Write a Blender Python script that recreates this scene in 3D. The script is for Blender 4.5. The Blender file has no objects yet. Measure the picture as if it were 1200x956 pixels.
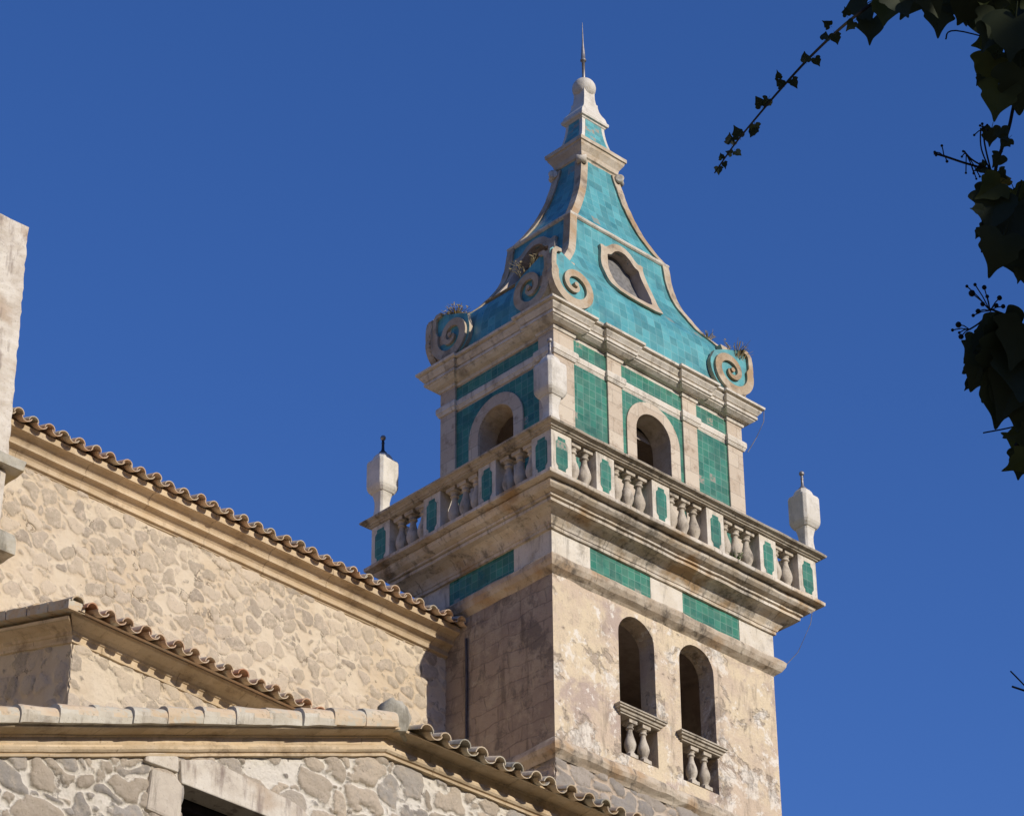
import bpy, bmesh, math, random
import numpy as np
from mathutils import Vector, Matrix, noise
from mathutils.geometry import tessellate_polygon
R = math.radians
random.seed(7)
SC = bpy.context.scene
COL = SC.collection
GZ = -28.05                                   # ground level (tower balcony rail is z = 0)

# ------------------------------------------------------------------ camera
CP = Vector((-32.4005, -31.7350, -26.4520))
YAW, PIT, ROLL = R(43.8918), R(32.6206), R(-0.5551)
FW = Vector((math.sin(YAW)*math.cos(PIT), math.cos(YAW)*math.cos(PIT), math.sin(PIT)))
_r = Vector((math.cos(YAW), -math.sin(YAW), 0)); _u = _r.cross(FW)
RT = math.cos(ROLL)*_r + math.sin(ROLL)*_u
UP = -math.sin(ROLL)*_r + math.cos(ROLL)*_u
cd = bpy.data.cameras.new('camera'); cam = bpy.data.objects.new('camera', cd); COL.objects.link(cam)
cam.matrix_world = Matrix(((RT.x, UP.x, -FW.x, CP.x), (RT.y, UP.y, -FW.y, CP.y), (RT.z, UP.z, -FW.z, CP.z), (0, 0, 0, 1)))
cd.sensor_width = 36; cd.lens = 36*3751.57/1200; cd.clip_end = 5000
SC.camera = cam

# ------------------------------------------------------------------ sky, sun, exposure
SUN_EL, SUN_AZ = R(24), R(170.5)              # azimuth clockwise from +Y
w = bpy.data.worlds.new('World'); SC.world = w; w.use_nodes = True
nt = w.node_tree; bg = nt.nodes['Background']
sky = nt.nodes.new('ShaderNodeTexSky'); sky.sky_type = 'NISHITA'; sky.sun_disc = False
sky.sun_elevation = SUN_EL; sky.sun_rotation = SUN_AZ; sky.air_density = 1.0; sky.dust_density = 0.3; sky.ozone_density = 2.0; sky.altitude = 400
hs = nt.nodes.new('ShaderNodeHueSaturation'); hs.inputs['Saturation'].default_value = 1.25; hs.inputs['Value'].default_value = 1.0
nt.links.new(sky.outputs[0], hs.inputs['Color']); tint = nt.nodes.new('ShaderNodeMix'); tint.data_type = 'RGBA'; tint.blend_type = 'MULTIPLY'; tint.inputs[0].default_value = 1; tint.inputs[7].default_value = (1.05, 1.04, 1.50, 1)
nt.links.new(hs.outputs[0], tint.inputs[6]); nt.links.new(tint.outputs[2], bg.inputs['Color'])
bg.inputs['Strength'].default_value = 0.1
sl = bpy.data.lights.new('sun', 'SUN'); sl.energy = 4.2; sl.angle = R(0.53); sl.color = (1, .93, .82)
so = bpy.data.objects.new('sun', sl); COL.objects.link(so)
SD = Vector((math.sin(SUN_AZ)*math.cos(SUN_EL), math.cos(SUN_AZ)*math.cos(SUN_EL), math.sin(SUN_EL)))
so.rotation_euler = SD.to_track_quat('Z', 'Y').to_euler()
so.location = (0, -60, 40)
vs = SC.view_settings; vs.view_transform = 'Standard'; vs.look = 'None'; vs.exposure = 0.0; vs.gamma = 1.0; vs.use_curve_mapping = False

# ------------------------------------------------------------------ material helpers
class NT:
    def __init__(s, name, rough=.85, spec=.3):
        s.m = bpy.data.materials.new(name); s.m.use_nodes = True; s.t = s.m.node_tree
        s.b = s.t.nodes['Principled BSDF']; s.b.inputs['Roughness'].default_value = rough
        s.b.inputs['Specular IOR Level'].default_value = spec
    def n(s, typ, **kw):
        x = s.t.nodes.new('ShaderNode'+typ)
        for k, v in kw.items(): setattr(x, k, v)
        return x
    def put(s, sock, v):
        if isinstance(v, bpy.types.NodeSocket): s.t.links.new(v, sock)
        elif v is not None:
            if isinstance(v, (tuple, list)) and sock.type == 'RGBA' and len(v) == 3: v = (*v, 1)
            sock.default_value = v
    def pos(s, scale=(1, 1, 1), rand=False, uv=False):
        if uv: o = s.n('TexCoord').outputs['UV']
        else:  o = s.n('TexCoord').outputs['Object'] if rand else s.n('NewGeometry').outputs['Position']
        if rand:
            oi = s.n('ObjectInfo'); a = s.n('VectorMath', operation='MULTIPLY_ADD')
            cx = s.n('CombineXYZ'); 
            for i in range(3): s.put(cx.inputs[i], oi.outputs['Random'])
            s.put(a.inputs[0], cx.outputs[0]); a.inputs[1].default_value = (37, 51, 23); s.put(a.inputs[2], o); o = a.outputs[0]
        mp = s.n('Mapping'); mp.inputs['Scale'].default_value = scale; s.put(mp.inputs['Vector'], o)
        return mp.outputs[0]
    def noise(s, vec, scale, detail=4, rough=.6, dist=0):
        x = s.n('TexNoise'); s.put(x.inputs['Vector'], vec); x.inputs['Scale'].default_value = scale
        x.inputs['Detail'].default_value = detail; x.inputs['Roughness'].default_value = rough; x.inputs['Distortion'].default_value = dist
        return x.outputs['Fac']
    def ncol(s, vec, scale, detail=2):
        x = s.n('TexNoise'); s.put(x.inputs['Vector'], vec); x.inputs['Scale'].default_value = scale; x.inputs['Detail'].default_value = detail
        return x.outputs['Color']
    def ramp(s, fac, a, b, ca=0., cb=1.):
        x = s.n('MapRange', interpolation_type='SMOOTHSTEP'); s.put(x.inputs[0], fac)
        for i, v in enumerate((a, b, ca, cb)): x.inputs[i+1].default_value = v
        return x.outputs[0]
    def mix(s, fac, a, b, mode='MIX'):
        x = s.n('Mix', data_type='RGBA', blend_type=mode); s.put(x.inputs[0], fac); s.put(x.inputs[6], a); s.put(x.inputs[7], b)
        return x.outputs[2]
    def math(s, op, a, b=None):
        x = s.n('Math', operation=op); s.put(x.inputs[0], a); s.put(x.inputs[1], b); return x.outputs[0]
    def warp(s, vec, scale, amt, detail=2):
        a = s.n('VectorMath', operation='SUBTRACT'); s.put(a.inputs[0], s.ncol(vec, scale, detail)); a.inputs[1].default_value = (.5, .5, .5)
        b = s.n('VectorMath', operation='MULTIPLY_ADD'); s.put(b.inputs[0], a.outputs[0]); b.inputs[1].default_value = (amt, amt, amt); s.put(b.inputs[2], vec)
        return b.outputs[0]
    def voro(s, vec, scale, feature='F1', rnd=1.0):
        x = s.n('TexVoronoi', feature=feature); s.put(x.inputs['Vector'], vec); x.inputs['Scale'].default_value = scale; x.inputs['Randomness'].default_value = rnd
        return x
    def bump(s, h, strength=.5, dist=.02):
        x = s.n('Bump'); x.inputs['Strength'].default_value = strength; x.inputs['Distance'].default_value = dist; s.put(x.inputs['Height'], h)
        if s.b.inputs['Normal'].is_linked: s.put(x.inputs['Normal'], s.b.inputs['Normal'].links[0].from_socket)
        s.put(s.b.inputs['Normal'], x.outputs[0])
    def col(s, c): s.put(s.b.inputs['Base Color'], c); return s.m

def stone(name, base, dark, light, grime=.5, rand=True, ochre=None, rough=.85, streak=True, fine=1.0, joint=0):
    s = NT(name, rough); p = s.pos(rand=rand); ps = s.pos((1, 1, .16), rand=rand)
    c = s.mix(s.ramp(s.noise(p, 3.1, 5), .35, .65), base, light)
    if ochre: c = s.mix(s.ramp(s.noise(p, 1.3, 4), .52, .68), c, ochre)
    g = s.noise(p, 2.2*fine, 8, .72)
    c = s.mix(s.math('MULTIPLY', s.ramp(g, .5, .72), grime), c, dark)
    if streak: c = s.mix(s.math('MULTIPLY', s.ramp(s.noise(ps, 7, 5, .65), .52, .7), grime*.8), c, dark)
    c = s.mix(s.math('MULTIPLY', s.ramp(s.noise(p, 34, 3, .7), .56, .74), .45*grime+.1), c, dark)
    hgt = s.noise(p, 12, 10, .75)
    if joint:
        sx = s.n('SeparateXYZ'); s.put(sx.inputs[0], s.pos(uv=True)); u = s.math('DIVIDE', sx.outputs[0], joint); fr_ = s.math('FRACT', u)
        wn = s.n('TexWhiteNoise', noise_dimensions='1D'); s.put(wn.inputs['W'], s.math('FLOOR', u))
        hv = s.n('HueSaturation'); s.put(hv.inputs['Color'], c); s.put(hv.inputs['Value'], s.ramp(wn.outputs['Value'], 0, 1, .84, 1.1)); c = hv.outputs[0]
        ln = s.math('MULTIPLY', s.ramp(s.math('ABSOLUTE', s.math('SUBTRACT', fr_, .5)), .005/joint, .012/joint, 1, 0), s.ramp(s.noise(p, 4, 4), .35, .55))
        c = s.mix(s.math('MULTIPLY', ln, .5), c, dark); hgt = s.math('SUBTRACT', hgt, s.math('MULTIPLY', ln, .8))
    s.bump(hgt, .55, .02); s.bump(s.noise(p, 70, 3, .7), .3, .006)
    return s.col(c)

M = {}
M['limestone'] = stone('limestone', (.50, .405, .285), (.16, .115, .075), (.62, .53, .41), .8, ochre=(.43, .30, .17), streak=False)
M['string_stone'] = stone('string_stone', (.44, .35, .25), (.11, .09, .068), (.56, .475, .36), 1.0, rand=False, ochre=(.44, .30, .175))
M['scroll_stone'] = stone('scroll_stone', (.43, .335, .225), (.14, .10, .07), (.54, .45, .33), .95, ochre=(.40, .27, .15), streak=False)
M['cornice_stone'] = stone('cornice_stone', (.59, .49, .36), (.125, .105, .08), (.68, .61, .51), .9, rand=False, ochre=(.42, .28, .15), joint=.95)
M['white_stone'] = stone('white_stone', (.61, .54, .43), (.17, .14, .105), (.69, .63, .53), .7)
M['jamb_grey'] = stone('jamb_grey', (.46, .39, .31), (.20, .165, .13), (.55, .48, .38), .9, rand=False)
M['baluster_stone'] = stone('baluster_stone', (.47, .40, .305), (.13, .105, .08), (.57, .50, .40), .95)
M['pale_stucco'] = stone('pale_stucco', (.62, .57, .48), (.24, .20, .15), (.70, .65, .56), .5)
M['rail_stone'] = stone('rail_stone', (.38, .32, .24), (.095, .08, .06), (.48, .42, .33), 1.0)
M['pier_stone'] = stone('pier_stone', (.53, .46, .365), (.24, .185, .15), (.66, .60, .50), 1.0, rand=False, ochre=(.46, .36, .26))
M['ochre_stone'] = stone('ochre_stone', (.55, .415, .255), (.23, .155, .09), (.61, .48, .32), .8, rand=False, streak=False, joint=1.15)
M['lime_bed'] = stone('lime_bed', (.50, .435, .325), (.22, .175, .125), (.60, .55, .44), .85, rand=False, ochre=(.50, .44, .34))
M['grey_cap'] = stone('grey_cap', (.36, .33, .26), (.15, .13, .09), (.46, .42, .33), .8, ochre=(.40, .32, .16))

def make_ashlar():
    s = NT('pilaster_stone', .85); uv = s.pos(uv=True); p = s.pos()
    b = s.n('TexBrick'); b.offset = .5; s.put(b.inputs['Vector'], uv)
    for k, v in (('Scale', 1.0), ('Mortar Size', .006), ('Mortar Smooth', .2), ('Brick Width', .6), ('Row Height', .27), ('Bias', 0.)): b.inputs[k].default_value = v
    b.inputs['Color1'].default_value = (.60, .51, .39, 1); b.inputs['Color2'].default_value = (.49, .39, .285, 1); b.inputs['Mortar'].default_value = (.36, .30, .23, 1)
    c = s.mix(s.ramp(s.noise(p, 5, 6, .7), .5, .72), b.outputs['Color'], (.30, .22, .15))
    c = s.mix(s.math('MULTIPLY', s.ramp(s.noise(p, 30, 3), .55, .7), .4), c, (.66, .58, .46))
    s.bump(s.noise(p, 18, 7, .7), .5, .015)
    return s.col(c)
M['pilaster_stone'] = make_ashlar()

def tile_mat(name, c1, c2, dark, size, grout, rough=.22, spec=.5):
    s = NT(name, rough, spec); uv = s.pos(uv=True); p = s.pos()
    uvw = s.warp(uv, 3.0, .012)
    b = s.n('TexBrick'); b.offset = 0; s.put(b.inputs['Vector'], uvw)
    for k, v in (('Scale', 1.0), ('Mortar Size', .0062), ('Mortar Smooth', .3), ('Brick Width', size), ('Row Height', size), ('Bias', 0.)): b.inputs[k].default_value = v
    b.inputs['Color1'].default_value = (*c1, 1); b.inputs['Color2'].default_value = (*c2, 1); b.inputs['Mortar'].default_value = (*grout, 1)
    c = s.mix(s.ramp(s.noise(p, 1.6, 5), .45, .75), b.outputs['Color'], dark)
    c = s.mix(s.math('MULTIPLY', s.ramp(s.noise(p, 9, 6, .75), .55, .75), .35), c, grout)
    s.put(s.b.inputs['Roughness'], s.ramp(s.noise(p, 6, 5), .3, .7, rough, rough+.25))
    s.bump(b.outputs['Fac'], -.35, .006)
    # each tile sits at its own slight tilt
    sc = s.n('VectorMath', operation='SCALE'); s.put(sc.inputs[0], uv); sc.inputs['Scale'].default_value = 1/size
    fl = s.n('VectorMath', operation='FLOOR'); s.put(fl.inputs[0], sc.outputs[0])
    wn = s.n('TexWhiteNoise', noise_dimensions='3D'); s.put(wn.inputs['Vector'], fl.outputs[0])
    v1 = s.n('VectorMath', operation='SUBTRACT'); s.put(v1.inputs[0], wn.outputs['Color']); v1.inputs[1].default_value = (.5, .5, .5)
    ge = s.n('NewGeometry'); v2 = s.n('VectorMath', operation='MULTIPLY_ADD'); s.put(v2.inputs[0], v1.outputs[0]); v2.inputs[1].default_value = (.10, .10, .10)
    s.put(v2.inputs[2], s.b.inputs['Normal'].links[0].from_socket)
    v3 = s.n('VectorMath', operation='NORMALIZE'); s.put(v3.inputs[0], v2.outputs[0]); s.put(s.b.inputs['Normal'], v3.outputs[0])
    hv = s.n('HueSaturation'); s.put(hv.inputs['Color'], c); s.put(hv.inputs['Value'], s.ramp(wn.outputs['Value'], 0, 1, .80, 1.18))
    chip = s.math('GREATER_THAN', wn.outputs['Value'], .985)
    return s.col(s.mix(s.math('MULTIPLY', chip, s.ramp(s.noise(p, 20, 4), .4, .55)), hv.outputs[0], (.30, .27, .20)))
M['green_tile'] = tile_mat('green_tile', (.035, .16, .098), (.055, .205, .135), (.028, .12, .08), .14, (.15, .27, .20), .22, .4)
M['teal_tile'] = tile_mat('teal_tile', (.08, .285, .295), (.11, .335, .34), (.045, .20, .235), .17, (.17, .38, .38), .24, .35)
M['teal_plain'] = tile_mat('teal_plain', (.085, .305, .315), (.10, .33, .33), (.06, .25, .27), .13, (.15, .36, .36), .3)

def plaster():
    s = NT('weathered_plaster', .92, .15); p = s.pos(); ps = s.pos((1, 1, .2)); pw = s.warp(p, 1.5, .5, 3); pb = s.warp(s.pos((1, 1, 1.9)), 3, .15, 3)
    c = s.mix(s.ramp(s.noise(p, 1.1, 6, .68), .40, .60), (.69, .565, .385), (.60, .475, .35))
    c = s.mix(s.ramp(s.noise(s.warp(p, .8, .6), .8, 7, .7), .53, .62), c, (.48, .375, .305))
    bare = s.ramp(s.noise(pw, 1.3, 9, .72), .55, .60)                      # render fallen off the masonry
    v = s.voro(pb, 3.0); e = s.voro(pb, 3.0, 'DISTANCE_TO_EDGE'); rn = s.n('SeparateColor'); s.put(rn.inputs[0], v.outputs['Color'])
    st = s.mix(rn.outputs[0], (.29, .23, .185), (.42, .335, .255)); st = s.mix(s.ramp(e.outputs['Distance'], .02, .07, 1, 0), st, (.52, .43, .33))
    c = s.mix(s.math('MULTIPLY', bare, .75), c, st)
    c = s.mix(s.math('MULTIPLY', s.ramp(s.noise(s.warp(p, 1.9, .6), 1.25, 10, .74), .54, .59), .85), c, (.77, .70, .59))
    c = s.mix(s.math('MULTIPLY', s.ramp(s.noise(s.warp(p, 4, .25), 3.1, 8, .75), .575, .62), .85), c, (.80, .74, .64))
    c = s.mix(s.math('MULTIPLY', s.ramp(s.noise(p, 5.5, 10, .78), .52, .64), .65), c, (.45, .355, .27))
    c = s.mix(s.math('MULTIPLY', s.ramp(s.noise(ps, 5, 7, .68), .53, .70), .55), c, (.24, .19, .145))
    c = s.mix(s.math('MULTIPLY', s.ramp(s.noise(p, 9, 9, .75), .57, .68), .4), c, (.27, .21, .16))
    c = s.mix(s.math('MULTIPLY', s.ramp(s.noise(p, 32, 5, .75), .56, .70), .5), c, (.24, .185, .14))
    h = s.math('SUBTRACT', s.noise(pw, 2.4, 11, .75), s.math('MULTIPLY', bare, .3))
    s.bump(h, .9, .045); s.bump(s.noise(p, 28, 6, .75), .6, .012)
    return s.col(c)
M['plaster'] = plaster()
def bare_masonry_shade():  # bare block masonry, with the west side's shade darkened into its colours
    s = NT('bare_masonry_shade', .94, .15); p = s.pos(); ps = s.pos((1, 1, .18)); uv = s.warp(s.pos(uv=True), 1.8, .26, 4)
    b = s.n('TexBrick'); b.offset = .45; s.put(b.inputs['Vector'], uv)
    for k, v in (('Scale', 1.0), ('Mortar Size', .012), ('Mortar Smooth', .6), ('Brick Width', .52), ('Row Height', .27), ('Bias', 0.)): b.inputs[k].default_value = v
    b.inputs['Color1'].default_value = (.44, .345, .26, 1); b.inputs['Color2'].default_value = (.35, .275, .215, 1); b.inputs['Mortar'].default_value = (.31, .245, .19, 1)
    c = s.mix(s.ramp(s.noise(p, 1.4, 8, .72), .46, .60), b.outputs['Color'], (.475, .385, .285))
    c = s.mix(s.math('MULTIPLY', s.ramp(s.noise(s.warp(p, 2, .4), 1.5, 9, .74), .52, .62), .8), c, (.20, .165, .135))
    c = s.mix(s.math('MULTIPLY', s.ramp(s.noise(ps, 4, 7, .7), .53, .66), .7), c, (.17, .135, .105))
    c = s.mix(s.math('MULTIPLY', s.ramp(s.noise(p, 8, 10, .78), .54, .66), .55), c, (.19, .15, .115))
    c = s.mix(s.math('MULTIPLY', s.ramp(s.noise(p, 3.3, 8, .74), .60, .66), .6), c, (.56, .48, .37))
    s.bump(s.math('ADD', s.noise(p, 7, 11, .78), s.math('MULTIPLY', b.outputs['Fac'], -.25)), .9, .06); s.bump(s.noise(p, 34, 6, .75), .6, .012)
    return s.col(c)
M['bare_masonry_shade'] = bare_masonry_shade()
def room_plaster():  # plaster of the inner walls, mottled in its own two tones
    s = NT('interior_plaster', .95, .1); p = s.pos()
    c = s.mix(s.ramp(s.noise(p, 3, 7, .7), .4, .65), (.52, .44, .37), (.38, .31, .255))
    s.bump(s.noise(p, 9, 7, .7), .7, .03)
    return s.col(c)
M['interior'] = room_plaster()

def rubble(name, mortar, stones, bdist=.03):
    """stones bedded in mortar: the layout (stone id, distance to the joint) is stored on the wall mesh by rubble_patch"""
    s = NT(name, .93, .2); p = s.pos(); at = s.n('Attribute', attribute_name='stones', attribute_type='GEOMETRY')
    sp = s.n('SeparateColor'); s.put(sp.inputs[0], at.outputs['Color']); r1, r2, tt = sp.outputs
    nf = s.noise(p, 14, 8, .75); ng = s.noise(p, 5, 9, .75)
    t = s.math('ADD', s.math('SUBTRACT', tt, .5), s.math('MULTIPLY', s.math('SUBTRACT', nf, .5), .05))
    mask = s.ramp(t, -.004, .016)
    c = s.mix(r1, stones[0], stones[1]); c = s.mix(s.ramp(r2, .6, .8), c, stones[2])
    hv = s.n('HueSaturation'); s.put(hv.inputs['Color'], c); s.put(hv.inputs['Value'], s.ramp(s.math('FRACT', s.math('MULTIPLY', r1, 7.3)), 0, 1, .80, 1.16)); c = hv.outputs[0]
    c = s.mix(s.ramp(s.noise(p, 8, 9, .75), .44, .66), c, stones[3])
    c = s.mix(s.math('MULTIPLY', s.ramp(s.noise(p, 34, 4, .75), .55, .70), .45), c, (.14, .11, .08))
    cm = s.mix(s.ramp(s.noise(p, .9, 5), .4, .62), mortar[0], mortar[1])
    cm = s.mix(s.math('MULTIPLY', s.ramp(ng, .54, .68), .6), cm, mortar[2])
    cm = s.mix(s.math('MULTIPLY', s.ramp(s.noise(p, 24, 6, .75), .57, .70), .5), cm, mortar[2])
    c = s.mix(mask, cm, c)
    jo = s.math('MULTIPLY', s.ramp(t, -.022, -.004), s.ramp(t, -.004, .010, 1, 0))
    c = s.mix(s.math('MULTIPLY', jo, s.math('MULTIPLY', s.ramp(s.noise(p, 3.5, 6, .7), .52, .64), .8)), c, (.11, .08, .055))
    h = s.math('ADD', s.noise(p, 10, 11, .8), s.math('MULTIPLY', mask, .15))
    s.bump(h, .9, bdist); s.bump(s.noise(p, 46, 5, .75), .6, .01)
    return s.col(c)
M['nave_rubble'] = rubble('nave_rubble', ((.76, .64, .47), (.70, .56, .385), (.57, .45, .325)), ((.56, .46, .335), (.62, .515, .38), (.50, .415, .315), (.67, .555, .415)), .045)
M['front_rubble'] = rubble('front_rubble', ((.86, .79, .67), (.80, .72, .59), (.60, .50, .385)), ((.48, .40, .305), (.60, .495, .37), (.40, .36, .31), (.55, .465, .36)), .055)
M['base_rubble'] = rubble('base_rubble', ((.60, .50, .39), (.55, .44, .33), (.36, .28, .2)), ((.33, .29, .25), (.42, .36, .30), (.31, .28, .25), (.38, .33, .27)), .04)

def terracotta(name, a, b, grey, gf):
    s = NT(name, .85, .25); p = s.pos(); 
    c = s.mix(s.ramp(s.noise(p, 2.6, 3), .4, .6), a, b)
    c = s.mix(s.ramp(s.noise(p, 6, 7, .7), .62-gf*.3, .72-gf*.2), c, grey)
    c = s.mix(s.math('MULTIPLY', s.ramp(s.noise(p, 14, 7, .7), .55, .7), .6), c, (.13, .10, .07))
    s.bump(s.noise(p, 22, 6, .7), .5, .01)
    return s.col(c)
M['terracotta'] = terracotta('terracotta', (.57, .39, .255), (.61, .46, .32), (.54, .48, .37), .4)
M['old_tile'] = terracotta('old_tile', (.52, .39, .245), (.58, .455, .305), (.50, .455, .355), .55)
M['clay_pale'] = terracotta('clay_pale', (.56, .425, .28), (.60, .49, .345), (.50, .45, .35), .45)
M['clay_red'] = terracotta('clay_red', (.50, .26, .15), (.54, .33, .20), (.48, .40, .30), .3)
def simple(name, c, rough=.6, metal=0, spec=.3):
    s = NT(name, rough, spec); p = s.pos(rand=True)
    k = s.mix(s.ramp(s.noise(p, 12, 5), .35, .7), c, tuple(x*.6 for x in c))
    s.b.inputs['Metallic'].default_value = metal
    return s.col(k)
M['grey_panel'] = simple('grey_panel', (.21, .20, .19), .9)
M['metal'] = simple('weathered_metal', (.34, .31, .29), .5, .6)
M['dark_metal'] = simple('dark_metal', (.05, .055, .07), .5, .5)
M['dark_pipe'] = simple('dark_pipe', (.10, .09, .09), .8)
M['cable'] = simple('grey_cable', (.25, .23, .22), .7)
M['dark_wood'] = simple('dark_wood', (.035, .025, .02), .8)
M['dry_grass'] = simple('dry_grass', (.30, .24, .12), .9)
M['green_weed'] = simple('green_weed', (.08, .11, .03), .8)
M['bark'] = simple('bark', (.035, .027, .02), .9)
M['berry'] = simple('berry', (.012, .011, .014), .6)
def leafmat(name, a, b, tr=.25):
    s = NT(name, .55, .25); p = s.pos()
    c = s.mix(s.ramp(s.noise(p, 9, 3), .35, .65), a, b); s.col(c)
    t = s.n('BsdfTranslucent'); s.put(t.inputs[0], c); mx = s.n('MixShader'); mx.inputs[0].default_value = tr
    out = s.t.nodes['Material Output']; s.put(mx.inputs[1], s.b.outputs[0]); s.put(mx.inputs[2], t.outputs[0]); s.put(out.inputs[0], mx.outputs[0])
    return s.m
M['ivy_leaf'] = leafmat('ivy_leaf', (.030, .044, .022), (.045, .055, .024), .2)
M['ivy_olive'] = leafmat('ivy_olive', (.085, .095, .025), (.06, .075, .02), .4)
M['ivy_yellow'] = leafmat('ivy_yellow', (.20, .16, .03), (.16, .12, .03), .4)
M['added_tree_leaf'] = leafmat('added_tree_leaf', (.035, .055, .02), (.05, .07, .025), .1)
def ground_mat():
    s = NT('ground_paving', .95, .2); p = s.pos()
    c = s.mix(s.ramp(s.noise(p, .12, 6), .4, .6), (.17, .13, .08), (.09, .085, .045))
    c = s.mix(s.ramp(s.noise(p, 1.7, 6), .45, .7), c, (.15, .125, .09)); s.bump(s.noise(p, 6, 6), .4, .03)
    return s.col(c)
M['ground'] = ground_mat()
def added_hill_mat():
    s = NT('added_hill_woods', 1, 0); p = s.pos()
    return s.col(s.mix(s.ramp(s.noise(p, .06, 8, .7), .4, .62), (.035, .05, .02), (.10, .085, .05)))
M['added_hill_woods'] = added_hill_mat()

# ------------------------------------------------------------------ object helpers
def nz(p, f=1.0, k=0): return noise.noise(Vector((p[0]*f+k*17.3, p[1]*f+k*5.1, p[2]*f-k*9.7)))
def empty(name, loc, label=None, cat=None, group=None):
    o = bpy.data.objects.new(name, None); COL.objects.link(o); o.location = loc; o.empty_display_size = .3
    tag(o, label, cat, group); return o
def tag(o, label=None, cat=None, group=None, kind=None):
    for k, v in (('label', label), ('category', cat), ('group', group), ('kind', kind)):
        if v: o[k] = v
    return o
def wloc(o):
    v = Vector((0, 0, 0))
    while o: v += o.location; o = o.parent
    return v
class MB:
    def __init__(s): s.v = []; s.f = []; s.uv = []; s.mi = []; s.sm = []
    def vert(s, p): s.v.append(Vector(p)); return len(s.v)-1
    def face(s, ids, uv=None, mi=0, sm=False):
        if uv is None:
            a = [s.v[i] for i in ids]; n = Vector((0, 0, 0))
            for i in range(len(a)): n += (a[i]-a[0]).cross(a[(i+1) % len(a)]-a[0])
            if n.length < 1e-12: n = Vector((0, 0, 1))
            n.normalize()
            if abs(n.z) > .9: t = Vector((1, 0, 0)); b = Vector((0, 1, 0))
            else: t = Vector((0, 0, 1)).cross(n).normalized(); b = n.cross(t)
            uv = [(q.dot(t), q.dot(b)) for q in a]
        s.f.append(list(ids)); s.uv.append(uv); s.mi.append(mi); s.sm.append(sm)
    def poly(s, pts, mi=0, sm=False, uv=None): s.face([s.vert(p) for p in pts], uv, mi, sm)
    def box(s, a, b, mi=0):
        x0, y0, z0 = a; x1, y1, z1 = b
        s.hexa([(x0, y0, z0), (x1, y0, z0), (x1, y1, z0), (x0, y1, z0)], [(x0, y0, z1), (x1, y0, z1), (x1, y1, z1), (x0, y1, z1)], mi)
    def hexa(s, lo, hi, mi=0):
        s.loft([lo, hi], mi, cap=True)
    def loft(s, loops, mi=0, cap=True, sm=False, closed=True, share=False):
        """loops: CCW point loops seen from the end the loft moves towards"""
        n = len(loops[0]); m = n if closed else n-1
        if share or sm:
            ids = [[s.vert(p) for p in l] for l in loops]
            for i in range(len(loops)-1):
                for j in range(m):
                    k = (j+1) % n; s.face([ids[i][j], ids[i][k], ids[i+1][k], ids[i+1][j]], None, mi, sm)
        else:
            for i in range(len(loops)-1):
                for j in range(m):
                    k = (j+1) % n; s.poly([loops[i][j], loops[i][k], loops[i+1][k], loops[i+1][j]], mi)
        if cap and closed:
            s.poly(list(reversed(loops[0])), mi); s.poly(loops[-1], mi)
    def lathe(s, c, prof, n=14, mi=0, sm=True, sq=None):
        loops = []
        for r, z in prof:
            loops.append([(c[0]+r*math.cos(2*math.pi*k/n), c[1]+r*math.sin(2*math.pi*k/n), c[2]+z) for k in range(n)])
        s.loft(loops, mi, True, sm)
    def tube(s, pts, rad, n=6, mi=0, sm=True):
        pts = [Vector(p) for p in pts]
        rad = rad if isinstance(rad, (list, tuple)) else [rad]*len(pts); loops = []
        for i, p in enumerate(pts):
            d = (pts[min(i+1, len(pts)-1)]-pts[max(i-1, 0)]).normalized()
            a = d.cross(Vector((0.3, .2, 1) if abs(d.z) < .9 else (1, 0, 0))).normalized(); b = d.cross(a)
            loops.append([p+(a*math.cos(2*math.pi*k/n)+b*math.sin(2*math.pi*k/n))*rad[i] for k in range(n)])
        s.loft(loops, mi, True, sm)
    def build(s, name, mats, parent=None, label=None, bevel=0, smooth_angle=None, at=None):
        me = bpy.data.meshes.new(name); base = Vector(at) if at else (wloc(parent) if parent else Vector((0, 0, 0)))
        me.from_pydata([v-base for v in s.v], [], s.f)
        ul = me.uv_layers.new(name='UVMap'); k = 0
        for uv in s.uv:
            for q in uv: ul.data[k].uv = q; k += 1
        for m in (mats if isinstance(mats, (list, tuple)) else [mats]): me.materials.append(M[m])
        for p, mi, sm in zip(me.polygons, s.mi, s.sm): p.material_index = mi; p.use_smooth = sm
        me.validate(); me.update()
        o = bpy.data.objects.new(name, me); COL.objects.link(o)
        if parent: o.parent = parent; o.location = base-wloc(parent)
        elif at: o.location = base
        if label: o['label'] = label
        if bevel:
            bm = bmesh.new(); bm.from_mesh(me); bmesh.ops.remove_doubles(bm, verts=bm.verts, dist=1e-5); bm.to_mesh(me); bm.free()
            b = o.modifiers.new('edge_wear', 'BEVEL'); b.width = bevel; b.segments = 2; b.limit_method = 'ANGLE'; b.angle_limit = R(40)
        return o
def copy_part(o, parent, loc, label=None):
    c = o.copy(); COL.objects.link(c); c.parent = parent; c.location = loc
    if label: c['label'] = label
    return c

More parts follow.
